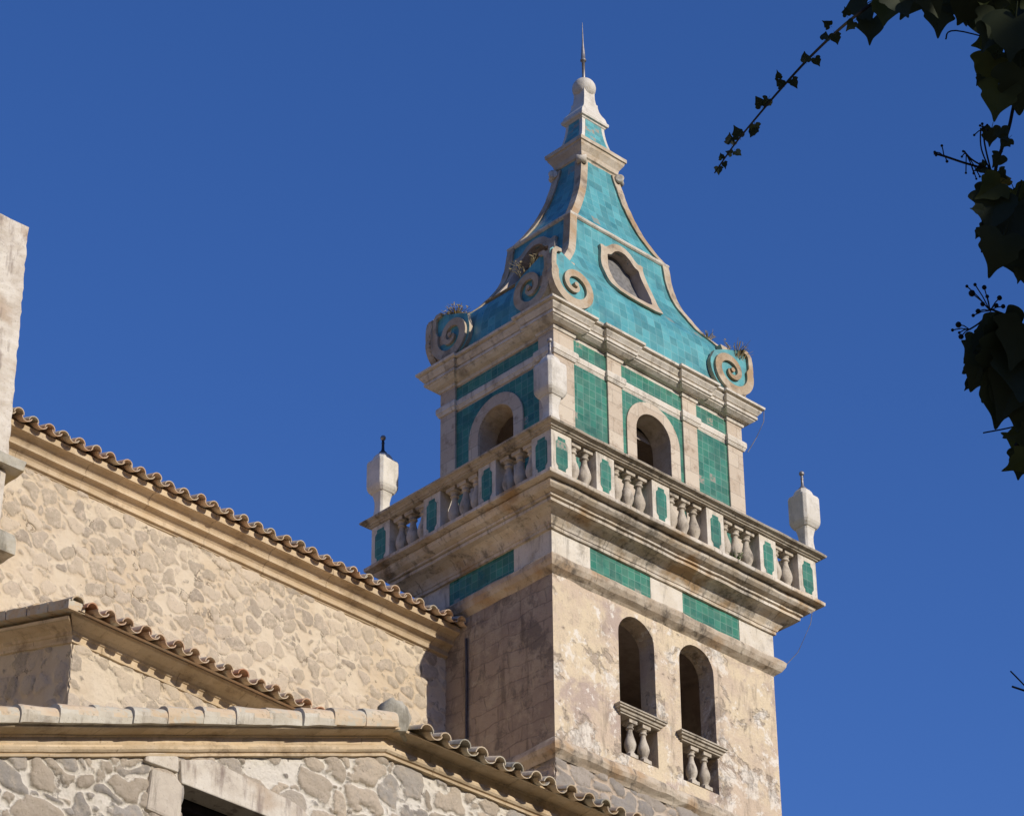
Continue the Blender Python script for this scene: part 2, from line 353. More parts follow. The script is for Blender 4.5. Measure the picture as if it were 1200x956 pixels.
# four sides of a tower: (s along the face, z, d outwards); s runs to the right seen from outside
def side(f, wx, wy):
    if f == 'S': return lambda s, z, d=0: Vector((s, -(wy+d), z))
    if f == 'N': return lambda s, z, d=0: Vector((-s, wy+d, z))
    if f == 'W': return lambda s, z, d=0: Vector((-(wx+d), -s, z))
    if f == 'E': return lambda s, z, d=0: Vector((wx+d, s, z))
def half(f, wx, wy): return wx if f in 'SN' else wy
def rect(wx, wy, z): return [(-wx, -wy, z), (wx, -wy, z), (wx, wy, z), (-wx, wy, z)]
def box_on(mb, P, s0, s1, z0, z1, d0, d1, mi=0):
    lo = [P(s0, z0, d0), P(s0, z0, d1), P(s1, z0, d1), P(s1, z0, d0)]; hi = [P(s0, z1, d0), P(s0, z1, d1), P(s1, z1, d1), P(s1, z1, d0)]
    mb.loft([lo, hi], mi)
def arch_pts(c, hw, z0, zs, n=12, rise=None):
    """closed outline CCW: bottom left, bottom right, arch"""
    rz = hw if rise is None else rise
    return [(c-hw, z0), (c+hw, z0)]+[(c+hw*math.cos(math.pi*k/n), zs+rz*math.sin(math.pi*k/n)) for k in range(n+1)]
def wall_holes(mb, P, outer, holes, d=0, depth=0, mi=0, mi_rev=0):
    polys = [[Vector((a, b, 0)) for a, b in outer]]+[[Vector((a, b, 0)) for a, b in h] for h in holes]
    flat = [q for pl in polys for q in pl]
    for t in tessellate_polygon(polys):
        a, b, c = [flat[i] for i in t]
        if (b-a).cross(c-a).z < 0: b, c = c, b
        mb.poly([P(q.x, q.y, d) for q in (a, b, c)], mi, uv=[(q.x, q.y) for q in (a, b, c)])
    for h in holes:
        for i in range(len(h)):
            a = h[i]; b = h[(i+1) % len(h)]
            mb.poly([P(a[0], a[1], d), P(b[0], b[1], d), P(b[0], b[1], d-depth), P(a[0], a[1], d-depth)][::-1], mi_rev)
def extrude_poly(mb, P, pts, d0, d1, mi=0, mi_side=None, holes=()):
    mi_side = mi if mi_side is None else mi_side
    polys = [[Vector((a, b, 0)) for a, b in pts]]+[[Vector((a, b, 0)) for a, b in h] for h in holes]
    flat = [q for pl in polys for q in pl]
    for t in tessellate_polygon(polys):
        a, b, c = [flat[i] for i in t]
        if (b-a).cross(c-a).z < 0: b, c = c, b
        mb.poly([P(q.x, q.y, d1) for q in (a, b, c)], mi, uv=[(q.x, q.y) for q in (a, b, c)])
        mb.poly([P(q.x, q.y, d0) for q in (a, c, b)], mi_side)
    area = sum(pts[i][0]*pts[(i+1) % len(pts)][1]-pts[(i+1) % len(pts)][0]*pts[i][1] for i in range(len(pts)))
    for li, loop in enumerate([pts]+list(holes)):
        ar = area if li == 0 else -sum(loop[i][0]*loop[(i+1) % len(loop)][1]-loop[(i+1) % len(loop)][0]*loop[i][1] for i in range(len(loop)))
        for i in range(len(loop)):
            a = loop[i]; b = loop[(i+1) % len(loop)]
            q = [P(*a, d0), P(*b, d0), P(*b, d1), P(*a, d1)]
            mb.poly(q if ar > 0 else q[::-1], mi_side)
def sweep(mb, plan, prof, closed=True, seg=.35, rough=.006, mi=0, caps=True, sm=False):
    """run a profile [(projection, z)] listed from the bottom up round a plan outline (CCW)"""
    n = len(plan); P2 = [Vector(p) for p in plan]; offs = []
    for i in range(n):
        a = P2[i]-P2[i-1] if (closed or i > 0) else P2[1]-P2[0]
        b = P2[(i+1) % n]-P2[i] if (closed or i < n-1) else a
        na = Vector((a.y, -a.x)).normalized(); nb = Vector((b.y, -b.x)).normalized()
        m = na+nb; offs.append(m/max(.2, m.dot(na)))
    loops = []
    for i in range(n if closed else n-1):
        j = (i+1) % n; L = (P2[j]-P2[i]).length; k = max(1, int(L/seg))
        for q in range(k):
            t = q/k; loops.append((P2[i].lerp(P2[j], t), offs[i].lerp(offs[j], t)))
    if not closed: loops.append((P2[-1], offs[-1]))
    rows = []
    for (p, o) in loops:
        r = []
        for pr, z in prof:
            q = (p.x+o.x*pr, p.y+o.y*pr, z); e = nz(q, 2.3)*rough+nz(q, 9, 1)*rough*.6
            r.append((p.x+o.x*(pr+e), p.y+o.y*(pr+e), z+(nz(q, 3, 2)*rough*.7 if pr > .01 else 0)))
        rows.append(r)
    m = len(rows)
    for i in range(m if closed else m-1):
        a = rows[i]; b = rows[(i+1) % m]
        for k in range(len(prof)-1): mb.poly([a[k], b[k], b[k+1], a[k+1]], mi, sm)
    if not closed and caps:
        mb.poly(list(reversed(rows[0])), mi); mb.poly(rows[-1], mi)
def rplan(wx, wy): return [(-wx, -wy), (wx, -wy), (wx, wy), (-wx, wy)]
def interp(tab, z):
    tab = sorted(tab)
    if z <= tab[0][0]: return tab[0][1:]
    for a, b in zip(tab, tab[1:]):
        if z <= b[0]:
            t = (z-a[0])/(b[0]-a[0]); return tuple(x+(y-x)*t for x, y in zip(a[1:], b[1:]))
    return tab[-1][1:]

def rubble_patch(name, mat, parent, P, s0, s1, top, depth, res, rmin, rmax, gap, round_, relief, seed, hole=None, plain=(), aspect=1.25, jitter=.05, bury=0., smear=0., wob=.55, power=1.6):
    """stretch of rubble wall as a relief mesh: packed stones of mixed sizes standing proud of their mortar"""
    rg = np.random.default_rng(seed); base = wloc(parent)
    ns = int((s1-s0)/res)+1; nzn = int(depth/res)+1
    S = np.linspace(s0, s1, ns); T_ = np.linspace(0, depth, nzn)
    SS, TT = np.meshgrid(S, T_); TOP = np.interp(SS, [q[0] for q in top], [q[1] for q in top]); ZZ = TOP-TT
    zt = max(q[1] for q in top); zb = min(q[1] for q in top)-depth
    # dart throwing, big stones first
    C_, R_ = [], []
    n_try = int((s1-s0+1)*(zt-zb+1)*aspect/(rmin*rmin)*2.2)
    rad = np.sort(rmin+(rmax-rmin)*rg.random(n_try)**power)[::-1]; xs = s0-.5+(s1-s0+1)*rg.random(n_try); ys = (zb-.5+(zt-zb+1)*rg.random(n_try))*aspect
    cx = np.zeros(n_try); cy = np.zeros(n_try); cr = np.zeros(n_try); m = 0
    for k in range(n_try):
        if m and np.any((cx[:m]-xs[k])**2+(cy[:m]-ys[k])**2 < ((cr[:m]+rad[k])*.93)**2): continue
        cx[m], cy[m], cr[m] = xs[k], ys[k], rad[k]; m += 1
    cx, cy, cr = cx[:m], cy[:m], cr[:m]; id1 = rg.random(m); id2 = rg.random(m); hh = .55+.6*rg.random(m)
    x = SS.ravel(); y = (ZZ*aspect).ravel(); n = len(x)
    nv = np.array([(noise.noise((a*3.1/rmax*.2, b*3.1/rmax*.2, seed)), noise.noise((a*3.1/rmax*.2+40, b*3.1/rmax*.2, seed)), noise.fractal((a*7, b*7, seed+9.), .7, 2.1, 4), noise.fractal((a*2, b*2, seed+3.), .8, 2.1, 4)) for a, b in zip(x, y)])
    qx = x+nv[:, 0]*rmax*wob+nv[:, 2]*jitter*.3; qy = y+nv[:, 1]*rmax*wob+nv[:, 2]*jitter*.3
    best = np.empty(n); sec = np.empty(n); bi = np.empty(n, int)
    for a in range(0, n, 4000):
        sl_ = slice(a, min(n, a+4000))
        sel = np.where((np.abs(cx-(qx[sl_].min()+qx[sl_].max())/2) < (qx[sl_].max()-qx[sl_].min())/2+1.2) & (np.abs(cy-(qy[sl_].min()+qy[sl_].max())/2) < (qy[sl_].max()-qy[sl_].min())/2+1.2))[0]
        d = np.hypot(qx[sl_, None]-cx[sel], qy[sl_, None]-cy[sel])-cr[sel]
        o = np.argpartition(d, 1, axis=1)[:, :2]; d0 = np.take_along_axis(d, o, 1); w_ = d0.argmin(1); r_ = np.arange(len(w_))
        best[sl_] = d0[r_, w_]; sec[sl_] = d0[r_, 1-w_]; bi[sl_] = sel[o[r_, w_]]
    t = np.minimum((sec-best)/2-gap*(.6+.8*id2[bi]), round_*(.5+id1[bi])-best)+nv[:, 2]*jitter*.25
    t = t-smear*np.clip(nv[:, 3]*.5+.25, 0, 1)-np.where(id1[bi] < bury, .06+.1*id2[bi], 0)
    mask = np.clip(t/.02+.5, 0, 1); mask = mask*mask*(3-2*mask)
    dome = np.sqrt(np.clip(t/(.35*rmax), 0, 1))
    dsp = mask*relief*hh[bi]*(.35+.65*dome)+nv[:, 2]*relief*.22+nv[:, 3]*relief*.45
    vs_ = [tuple(P(float(a), float(b), float(c))-base) for a, b, c in zip(x, ZZ.ravel(), dsp)]
    fs = []
    for j in range(nzn-1):
        for i in range(ns-1):
            a = j*ns+i
            if hole and hole[0] < (S[i]+S[i+1])/2 < hole[1] and hole[2] < ZZ[j, i]-res/2 < hole[3]: continue
            fs.append((a, a+ns, a+ns+1, a+1))
    col = np.stack([id1[bi], id2[bi], np.clip(t+.5, 0, 1), np.ones(n)], 1)
    nv0 = len(vs_)
    for q in plain:
        k = len(vs_); vs_ += [tuple(Vector(v)-base) for v in q]; fs.append(tuple(range(k, k+len(q))))
    col = np.concatenate([col, np.tile([.5, .5, .30, 1.], (len(vs_)-nv0, 1))])
    me = bpy.data.meshes.new(name); me.from_pydata(vs_, [], fs); at = me.attributes.new('stones', 'FLOAT_COLOR', 'POINT'); at.data.foreach_set('color', col.astype(np.float32).ravel())
    me.materials.append(M[mat]); me.polygons.foreach_set('use_smooth', [True]*len(fs)); me.update()
    o = bpy.data.objects.new(name, me); COL.objects.link(o); o.parent = parent; return o

# ------------------------------------------------------------------ ground
g = MB(); g.poly([(-900, -900, GZ), (900, -900, GZ), (900, 900, GZ), (-900, 900, GZ)])
tag(g.build('ground', 'ground'), kind='structure')
hm = MB(); NH = 72; rows = []  # unseen ring of hills added to hide the bright low sky
for i in range(7):
    t = i/6; row = []
    for k in range(NH):
        a = 2*math.pi*k/NH; r = 230+260*t; hgt = (t**1.3)*(125+40*noise.noise(Vector((math.cos(a)*2.2, math.sin(a)*2.2, 3))))+6*noise.noise(Vector((math.cos(a)*9, math.sin(a)*9, t*4)))*t
        row.append((r*math.cos(a), r*math.sin(a), GZ-.5+hgt))
    rows.append(row)
hm.loft(rows, 0, False, True)
tag(hm.build('added_hills', 'added_hill_woods'), kind='structure')

# ================================================================== THE BELL TOWER
T = empty('bell_tower', (0, 0, GZ), 'tall stone bell tower with green tiled upper stage and turquoise tiled spire', 'bell tower')
WX, WY = 2.5, 1.503
FLOOR = -4.95
# --- shaft: hollow bell room with two arched openings in the sunny face
mb = MB()
H1 = arch_pts(-.69, .40, -4.80, -2.74); H2 = arch_pts(.66, .40, -4.80, -2.74)
def wob(h, k): return [(a+nz((a, b, k), 6)*.012, b+nz((a, b, k+5), 6)*.012) for a, b in h]
H1, H2 = wob(H1, 1), wob(H2, 2)
for f in 'SWEN':
    P = side(f, WX, WY); h = half(f, WX, WY)
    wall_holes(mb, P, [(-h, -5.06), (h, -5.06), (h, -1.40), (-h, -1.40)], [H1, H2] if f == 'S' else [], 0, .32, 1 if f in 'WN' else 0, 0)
mb.build('shaft_wall', ['plaster', 'bare_masonry_shade'], T)
# inner room: walls set back behind the reveals with a wider inner arch, so the thickness of the wall reads
mb = MB(); ix, iy = WX-.32, WY-.32
P = side('S', ix, iy)
def rev(pts): return pts[::-1]
polys = [(-ix, FLOOR), (ix, FLOOR), (ix, -1.9), (-ix, -1.9)]
k0 = MB(); wall_holes(k0, P, polys, [H1, H2], 0, 0)
for fa in k0.f: mb.poly([k0.v[i] for i in reversed(fa)])
for f in 'WEN':
    P = side(f, ix, iy); h = half(f, ix, iy); mb.poly([P(-h, FLOOR), P(-h, -1.9), P(h, -1.9), P(h, FLOOR)])
mb.poly([(-ix, -iy, -1.9), (-ix, iy, -1.9), (ix, iy, -1.9), (ix, -iy, -1.9)]); mb.poly(rect(ix, iy, FLOOR))
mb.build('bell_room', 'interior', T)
# --- base below the lower string course
bx, by = WX-.03, WY-.03
pl = []
for f in 'SWEN':
    P = side(f, bx, by); h = half(f, bx, by); zt_ = -5.2 if f in 'EN' else (-7.6 if f == 'S' else -6.8)
    pl.append([P(-h, GZ), P(h, GZ), P(h, zt_), P(-h, zt_)])
rubble_patch('base_wall', 'base_rubble', T, side('S', bx, by), -bx-.03, bx+.03, [(-bx, -5.2), (bx, -5.2)], 2.4, .025, .09, .26, .012, .03, .035, 5, wob=.8, jitter=.08, smear=.03, plain=pl, aspect=1.5)
rubble_patch('base_wall', 'base_rubble', T, side('W', bx, by), -by-.03, by+.03, [(-by, -5.2), (by, -5.2)], 1.6, .03, .09, .26, .012, .03, .035, 6, wob=.8, jitter=.08, smear=.03, aspect=1.5)
mb = MB(); sweep(mb, rplan(WX-.01, WY-.01), [(0, -5.34), (.03, -5.30), (.09, -5.24), (.11, -5.17), (.09, -5.10), (.06, -5.05), (0, -5.0)], rough=.035, seg=.16)
mb.build('string_course', 'string_stone', T)
mb = MB(); sweep(mb, rplan(WX-.01, WY-.01), [(0, -2.24), (.04, -2.20), (.11, -2.15), (.155, -2.07), (.165, -2.0), (.13, -1.95), (.05, -1.91), (0, -1.89)], rough=.022, seg=.16)
mb.build('string_course', 'string_stone', T)
# --- frieze tile panels and pale plaster panels between
def frieze_side(f, panels, blanks):
    P = side(f, WX, WY); mb = MB()
    for a, b in panels:
        m2 = MB(); box_on(m2, P, a, b, -1.885, -1.445, -.01, .014); m2.build('tile_panel', 'green_tile', T)
    for a, b in blanks: fr = MB(); box_on(fr, P, a, b, -1.888, -1.435, -.01, .018); fr.build('frieze_block', 'white_stone', T)
frieze_side('S', [(-1.68, -.35), (.39, 1.70)], [(-2.515, -1.684), (-.346, .386), (1.704, 2.515)])
frieze_side('W', [(-.79, .68)], [(-1.49, -.794), (.684, 1.49)])
frieze_side('E', [(-.74, .74)], [(-1.49, -.744), (.744, 1.49)])
frieze_side('N', [(-1.68, -.35), (.39, 1.70)], [(-2.515, -1.684), (-.346, .386), (1.704, 2.515)])
# --- balcony cornice
CPROF = [(0, -1.47), (.055, -1.465), (.06, -1.415), (.075, -1.41), (.09, -1.37), (.15, -1.29), (.25, -1.235), (.33, -1.22), (.345, -1.215), (.35, -1.17), (.325, -1.165), (.33, -1.15), (.38, -1.145), (.385, -1.115),
         (.37, -1.11), (.40, -1.10), (.47, -1.075), (.52, -1.03), (.535, -.99), (.53, -.97), (.50, -.962), (.505, -.95), (.645, -.945), (.652, -.935), (.652, -.885), (.60, -.872), (.2, -.87), (0, -.87)]
mb = MB(); sweep(mb, rplan(WX, WY), CPROF, rough=.012, seg=.14)
mb.build('balcony_cornice', 'cornice_stone', T)
mb = MB(); mb.box((-2.6, -1.6, -.95), (2.6, 1.6, -.873)); mb.build('balcony_floor', 'limestone', T)

# --- balustrade
B = MB(); BX, BY = 3.045, 2.085             # outer faces of the pedestals
z0, z1 = -.87, -.125
ring = lambda wx, wy, zz: rect(wx, wy, zz)
RP = [(-.20, -.125), (0.0, -.125), (.03, -.12), (.035, -.10), (.06, -.095), (.075, -.07), (.10, -.06), (.11, -.052), (.135, -.048), (.145, -.02), (.13, 0.0), (-.05, .018), (-.28, .018), (-.30, -.02), (-.28, -.125), (-.2, -.125)]
sweep(B, rplan(BX, BY), RP, rough=.009, seg=.16)
bal = B.build('balustrade', 'rail_stone', T)
bal['label'] = 'stone handrail darkened by grime'
PW, PD = .235, .33
def pedestal(f, c, hw, corner=False):
    P = side(f, BX, BY); m = MB(); inner = -PD
    box_on(m, P, c-hw, c+hw, z0, z1, inner, 0); o = m.build('pedestal', 'white_stone', bal, bevel=.008)
    # inset panel with stepped corners
def inset(f, c, hw):
    P = side(f, BX, BY); m = MB(); a = hw; q = .045; zt, zb = -.215, -.80
    pts = [(c-a+q, zb), (c-.05, zb), (c-.045, zb-.0), (c+a-q, zb), (c+a-q, zb+.05), (c+a-.02, zb+.075), (c+a, zb+.10), (c+a, zt-.10), (c+a-.02, zt-.075), (c+a-q, zt-.05), (c+a-q, zt), (c-a+q, zt), (c-a+q, zt-.05), (c-a+.02, zt-.075), (c-a, zt-.10), (c-a, zb+.10), (c-a+.02, zb+.075), (c-a+q, zb+.05)]
    pts = [p for i, p in enumerate(pts) if i not in (1, 2)]
    extrude_poly(m, P, pts, -.02, .006, 0); m.build('tile_inset', 'green_tile', bal)
SP = {'S': [-1.87, -.625, .625, 1.87], 'N': [-1.87, -.625, .625, 1.87], 'W': [-.64, .64], 'E': [-.64, .64]}
for sx in (-1, 1):
    for sy in (-1, 1):
        m = MB(); a, b = sorted((sx*BX, sx*(BX-.44))); c, d = sorted((sy*BY, sy*(BY-.44))); m.box((a, c, z0), (b, d, z1)); m.build('pedestal', 'white_stone', bal, bevel=.008)
for f in 'SNWE':
    h = half(f, BX, BY)
    for c in SP[f]: pedestal(f, c, .20); inset(f, c, .115)
    for c in (-h+.22, h-.22): inset(f, c, .125)
def baluster_mesh():
    m = MB(); r = .095; sq = lambda w, z: [(-w, -w, z), (w, -w, z), (w, w, z), (-w, w, z)]
    m.loft([sq(.10, 0), sq(.10, .075)], 0)
    m.lathe((0, 0, 0), [(.085, .076), (.09, .10), (.06, .125), (.075, .16), (.106, .24), (.110, .29), (.096, .36), (.066, .45), (.05, .52), (.046, .57), (.072, .585), (.074, .605), (.055, .62), (.058, .64), (.088, .67)], 14)
    m.loft([sq(.10, .671), sq(.105, .742)], 0)
    return m
proto = None
def put_baluster(loc, parent, scale=1):
    global proto
    if proto is None: proto = baluster_mesh().build('baluster', 'baluster_stone', parent, bevel=.006, at=Vector((0, 0, 0))); o = proto
    else: o = proto.copy(); COL.objects.link(o); o.parent = parent
    o.location = Vector(loc)-wloc(parent); o.scale = (scale,)*3; o.rotation_euler = (0, 0, random.choice((0, 1, 2, 3))*math.pi/2)
    return o
for f in 'SNWE':
    P = side(f, BX, BY)
    bays = {'S': [(-2.32, 2), (-1.2475, 3), (0, 3), (1.2475, 3), (2.32, 2)], 'N': [(-2.32, 2), (-1.2475, 3), (0, 3), (1.2475, 3), (2.32, 2)], 'W': [(-1.245, 3), (0, 3), (1.245, 3)], 'E': [(-1.245, 3), (0, 3), (1.245, 3)]}[f]
    for c, n in bays:
        for k in range(n):
            put_baluster(P(c+(k-(n-1)/2)*.262, z0, -.15), bal)
# --- corner finials
def finial(x, y, dark, label=None):
    o = MB(); L = lambda w, z, c=0: ([(x-w, y-w, z), (x+w, y-w, z), (x+w, y+w, z), (x-w, y+w, z)] if not c else
        [(x-w+c, y-w, z), (x+w-c, y-w, z), (x+w, y-w+c, z), (x+w, y+w-c, z), (x+w-c, y+w, z), (x-w+c, y+w, z), (x-w, y+w-c, z), (x-w, y-w+c, z)])
    c = .035
    o.loft([L(.15, .018, c), L(.15, .07, c), L(.118, .11, c), L(.104, .24, c), L(.104, .36, c), L(.122, .47, c), L(.135, .515, c), L(.15, .52, c), L(.185, .575, .04), L(.202, .62, .045), L(.205, .66, .045), L(.205, 1.08, .045), L(.19, 1.125, .04), L(.15, 1.13, .05), L(.15, 1.16, .06), L(.135, 1.21, .06), L(.10, 1.265, .05), L(.05, 1.30, .025)], 0)
    fo = o.build('finial', 'pale_stucco', T, bevel=.009, label=label)
    p = MB(); p.lathe((x, y, 1.29), [(.075, 0), (.07, .02), (.04, .05), (.026, .09), (.022, .20), (.03, .215), (.022, .23), (.022, .27)], 10); 
    p.lathe((x, y, 1.56), [(.0, .0), (.03, .01), (.045, .035), (.045, .06), (.03, .085), (0, .095)], 12, 1)
    p.build('spike', ['dark_metal' if dark else 'metal', 'metal'], fo)
finial(-2.93, -1.97, False); finial(2.98, -1.97, False); finial(-2.93, 1.97, True, 'finial with a dark metal spike'); finial(2.98, 1.97, True)
# --- openings of the bell room: little balustrades
for cx in (-.69, .66):
    m = MB(); x0, x1 = cx-.53, cx+.51
    pr = [(0, -4.165), (.05, -4.155), (.05, -4.13), (.075, -4.125), (.085, -4.09), (.115, -4.08), (.115, -4.05), (.135, -4.045), (.135, -4.02), (0, -4.01)]
    sweep(m, [(x0+.13, -1.40), (x0+.13, -1.498), (x1-.13, -1.498), (x1-.13, -1.40)], pr, closed=False, seg=.2, rough=.004, caps=False)
    m.poly([(x0+.13, -1.3, -4.012), (x0+.13, -1.498, -4.012), (x1-.13, -1.498, -4.012), (x1-.13, -1.3, -4.012)][::1]); m.poly([(x0+.13, -1.3, -4.163), (x1-.13, -1.3, -4.163), (x1-.13, -1.498, -4.163), (x0+.13, -1.498, -4.163)])
    m.poly([(x0+.13, -1.3, -4.163), (x0+.13, -1.3, -4.012), (x1-.13, -1.3, -4.012), (x1-.13, -1.3, -4.163)])
    win = m.build('window_balustrade', 'rail_stone', T)
    for dx in (-.135, .155): put_baluster((cx+dx, -1.43, -4.80), win, .86)

# ------------------------------------------------------------------ upper stage
UX, UY = 2.225, 1.349
D = -.055                                    # recessed wall behind the pilasters
mb = MB(); aS = arch_pts(.05, .40, -.87, 1.38); aW = arch_pts(-.03, .415, -.87, 1.21)
for f in 'SWEN':
    P = side(f, UX, UY); h = half(f, UX, UY)
    wall_holes(mb, P, [(-h-D, -.87), (h+D, -.87), (h+D, 2.60), (-h-D, 2.60)], {'S': [aS], 'W': [aW]}.get(f, []), D, .36, 0, 0)
up = mb.build('upper_stage', 'limestone', T)
mb = MB(); ix, iy = UX+D-.36, UY+D-.36
for f in 'SWEN':
    P = side(f, ix, iy); h = half(f, ix, iy); k0 = MB(); wall_holes(k0, P, [(-h, -.866), (h, -.866), (h, 2.3), (-h, 2.3)], {'S': [aS], 'W': [aW]}.get(f, []))
    for fa in k0.f: mb.poly([k0.v[i] for i in reversed(fa)])
# barrel vault over the chamber
n = 10
for k in range(n):
    a0, a1 = math.pi*k/n, math.pi*(k+1)/n; q = lambda a: (-iy*math.cos(a), 1.55+.65*math.sin(a))
    (ya, za), (yb, zb) = q(a0), q(a1); mb.poly([(-ix, ya, za), (-ix, yb, zb), (ix, yb, zb), (ix, ya, za)])
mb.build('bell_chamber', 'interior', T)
mb = MB(); 
PIL = {'S': [(-2.225, -1.765), (-1.0, -.67), (.77, 1.11), (1.86, 2.225)], 'N': [(-2.225, -1.765), (-1.0, -.67), (.77, 1.11), (1.86, 2.225)], 'W': [(-1.349, -1.0), (.98, 1.349)], 'E': [(-1.349, -1.0), (.98, 1.349)]}
# corner pilasters are one solid each
for sx in (-1, 1):
    for sy in (-1, 1):
        wxp = .46 if sx < 0 else .365; a, b = sorted((sx*UX, sx*(UX-wxp))); c, d = sorted((sy*UY, sy*(UY-.36)))
        m = MB(); m.box((a, c, -.868), (b, d, 2.57)); m.build('pilaster', 'pilaster_stone', up, bevel=.01)
for f in 'SN':
    P = side(f, UX, UY)
    for a, b in PIL[f][1:3]: m = MB(); box_on(m, P, a, b, -.868, 2.57, D-.02, 0); m.build('pilaster', 'pilaster_stone', up, bevel=.01)
def arch_band(m, P, c, hi, ho, zb, zs, d0, d1, n=18):
    pts = [(c-ho, zb), (c-hi, zb)]+[(c-hi*math.cos(math.pi*k/n), zs+hi*math.sin(math.pi*k/n)) for k in range(n+1)]+[(c+hi, zb), (c+ho, zb)]+[(c+ho*math.cos(math.pi*k/n), zs+ho*math.sin(math.pi*k/n)) for k in range(n+1)]
    extrude_poly(m, P, pts, d0, d1, 0)
def hole_arch(c, ho, zb, zs, n=18): return [(c+ho*math.cos(math.pi*k/n), zs+ho*math.sin(math.pi*k/n)) for k in range(n+1)]
def panel(f, a, b, z0, z1, arch=None):
    P = side(f, UX, UY); m = MB()
    if arch is None: box_on(m, P, a+.004, b-.004, z0, z1, D-.01, D+.022)
    else:
        c, ho, zs = arch; n = 18
        pts = [(a+.004, z0), (c-ho, z0)]+[(c-ho*math.cos(math.pi*k/n), zs+ho*math.sin(math.pi*k/n)) for k in range(n+1)]+[(c+ho, z0), (b-.004, z0), (b-.004, z1), (a+.004, z1)]
        extrude_poly(m, P, pts, D-.01, D+.022, 0)
    m.build('tile_panel', 'green_tile', up)
for f in 'SN':
    for i, (a, b) in enumerate([(-1.765, -1.0), (-.67, .77), (1.11, 1.86)]):
        panel(f, a, b, 2.205, 2.485); panel(f, a, b, -.86, 2.035, (.05, .625, 1.38) if (i == 1 and f == 'S') else None)
for f in 'WE':
    panel(f, -1.0, .98, 2.15, 2.43); panel(f, -1.0, .98, -.86, 1.95, (-.03, .64, 1.21) if f == 'W' else None)
for f, c, hi, ho, zs in (('S', .05, .402, .622, 1.38), ('W', -.03, .417, .637, 1.21)):
    m = MB(); arch_band(m, side(f, UX, UY), c, hi, ho, -.86, zs, D-.02, D+.05); m.build('arch_surround', 'pilaster_stone', up, bevel=.006)
# string moulding under the green band, breaking forward round each pilaster
def broken_plan(wx, wy, pil, r):
    pts = []
    for f in 'SENW':
        P = side(f, wx, wy); h = half(f, wx, wy)
        for i, (a, b) in enumerate(pil[f]):
            if i > 0: pts.append(P(a, 0, r)); pts.append(P(a, 0, 0))
            else: pts.append(P(a, 0, 0))
            if i < len(pil[f])-1: pts.append(P(b, 0, 0)); pts.append(P(b, 0, r))
    return [(p.x, p.y) for p in pts]
BP = broken_plan(UX, UY, PIL, D)
mb = MB(); sweep(mb, BP, [(-.02, 2.0), (.02, 2.005), (.035, 2.04), (.04, 2.06), (.05, 2.065), (.055, 2.15), (.045, 2.18), (-.02, 2.195)], rough=.004, seg=.3)
mb.build('moulding', 'white_stone', up)
UPROF = [(-.02, 2.475), (.02, 2.48), (.03, 2.52), (.03, 2.545), (.10, 2.555), (.165, 2.60), (.175, 2.625), (.195, 2.627), (.20, 2.675), (.17, 2.68), (.175, 2.70), (.20, 2.705), (.215, 2.73), (.25, 2.775), (.255, 2.795), (.235, 2.80), (.24, 2.825), (.295, 2.83), (.30, 2.87), (.25, 2.885), (-.1, 2.90)]
mb = MB(); sweep(mb, BP, UPROF, rough=.005, seg=.3)
mb.build('upper_cornice', 'white_stone', up)
mb = MB(); mb.box((-2.25, -1.37, 2.80), (2.25, 1.37, 2.93)); mb.build('roof_bed', 'limestone', up)

# ------------------------------------------------------------------ the flared tiled roof
PROF = [(2.90, 2.25, 1.39), (3.15, 2.25, 1.39), (3.5, 2.21, 1.37), (3.85, 2.08, 1.30), (4.05, 1.91, 1.20), (4.28, 1.67, 1.045), (4.5, 1.5, .95), (4.75, 1.34, .855), (5.0, 1.255, .795), (5.28, 1.20, .76), (5.6, 1.165, .742)]
PROF2 = [(5.6, 1.165, .742), (5.84, 1.0, .64), (6.2, .79, .52), (6.67, .59, .42), (7.2, .46, .335), (7.45, .42, .30)]
def smooth(tab, n):
    out = []; k = len(tab)
    for i in range(k-1):
        p0 = tab[max(i-1, 0)]; p1 = tab[i]; p2 = tab[i+1]; p3 = tab[min(i+2, k-1)]
        for j in range(n):
            t = j/n; out.append(tuple(.5*((2*b)+(-a+c)*t+(2*a-5*b+4*c-d)*t*t+(-a+3*b-3*c+d)*t*t*t) for a, b, c, d in zip(p0, p1, p2, p3)))
    out.append(tab[-1]); return out
RP1 = smooth(PROF, 6); RP2 = smooth(PROF2, 6); RALL = RP1+RP2[1:]
def inside(pt, poly):
    x, y = pt; c = False
    for i in range(len(poly)):
        x1, y1 = poly[i]; x2, y2 = poly[i-1]
        if (y1 > y) != (y2 > y) and x < (x2-x1)*(y-y1)/(y2-y1)+x1: c = not c
    return c
def sym(h, c): return [(c+a, b) for a, b in h]+[(c-a, b) for a, b in reversed(h)]
DO_IN = [(.0, 4.14), (.24, 4.16), (.39, 4.24), (.45, 4.42), (.455, 4.62), (.43, 4.80), (.395, 4.95), (.38, 5.08), (.29, 5.11), (.25, 5.15), (.18, 5.23), (.09, 5.285), (0, 5.30)]
DO_OUT = [(.0, 3.98), (.30, 3.99), (.52, 4.05), (.585, 4.2), (.60, 4.45), (.60, 4.70), (.565, 4.90), (.52, 5.07), (.50, 5.20), (.53, 5.27), (.40, 5.235), (.33, 5.28), (.22, 5.38), (.11, 5.43), (0, 5.445)]
rf = MB(); DC = {'S': -.03, 'W': -.03, 'N': .03, 'E': .03}
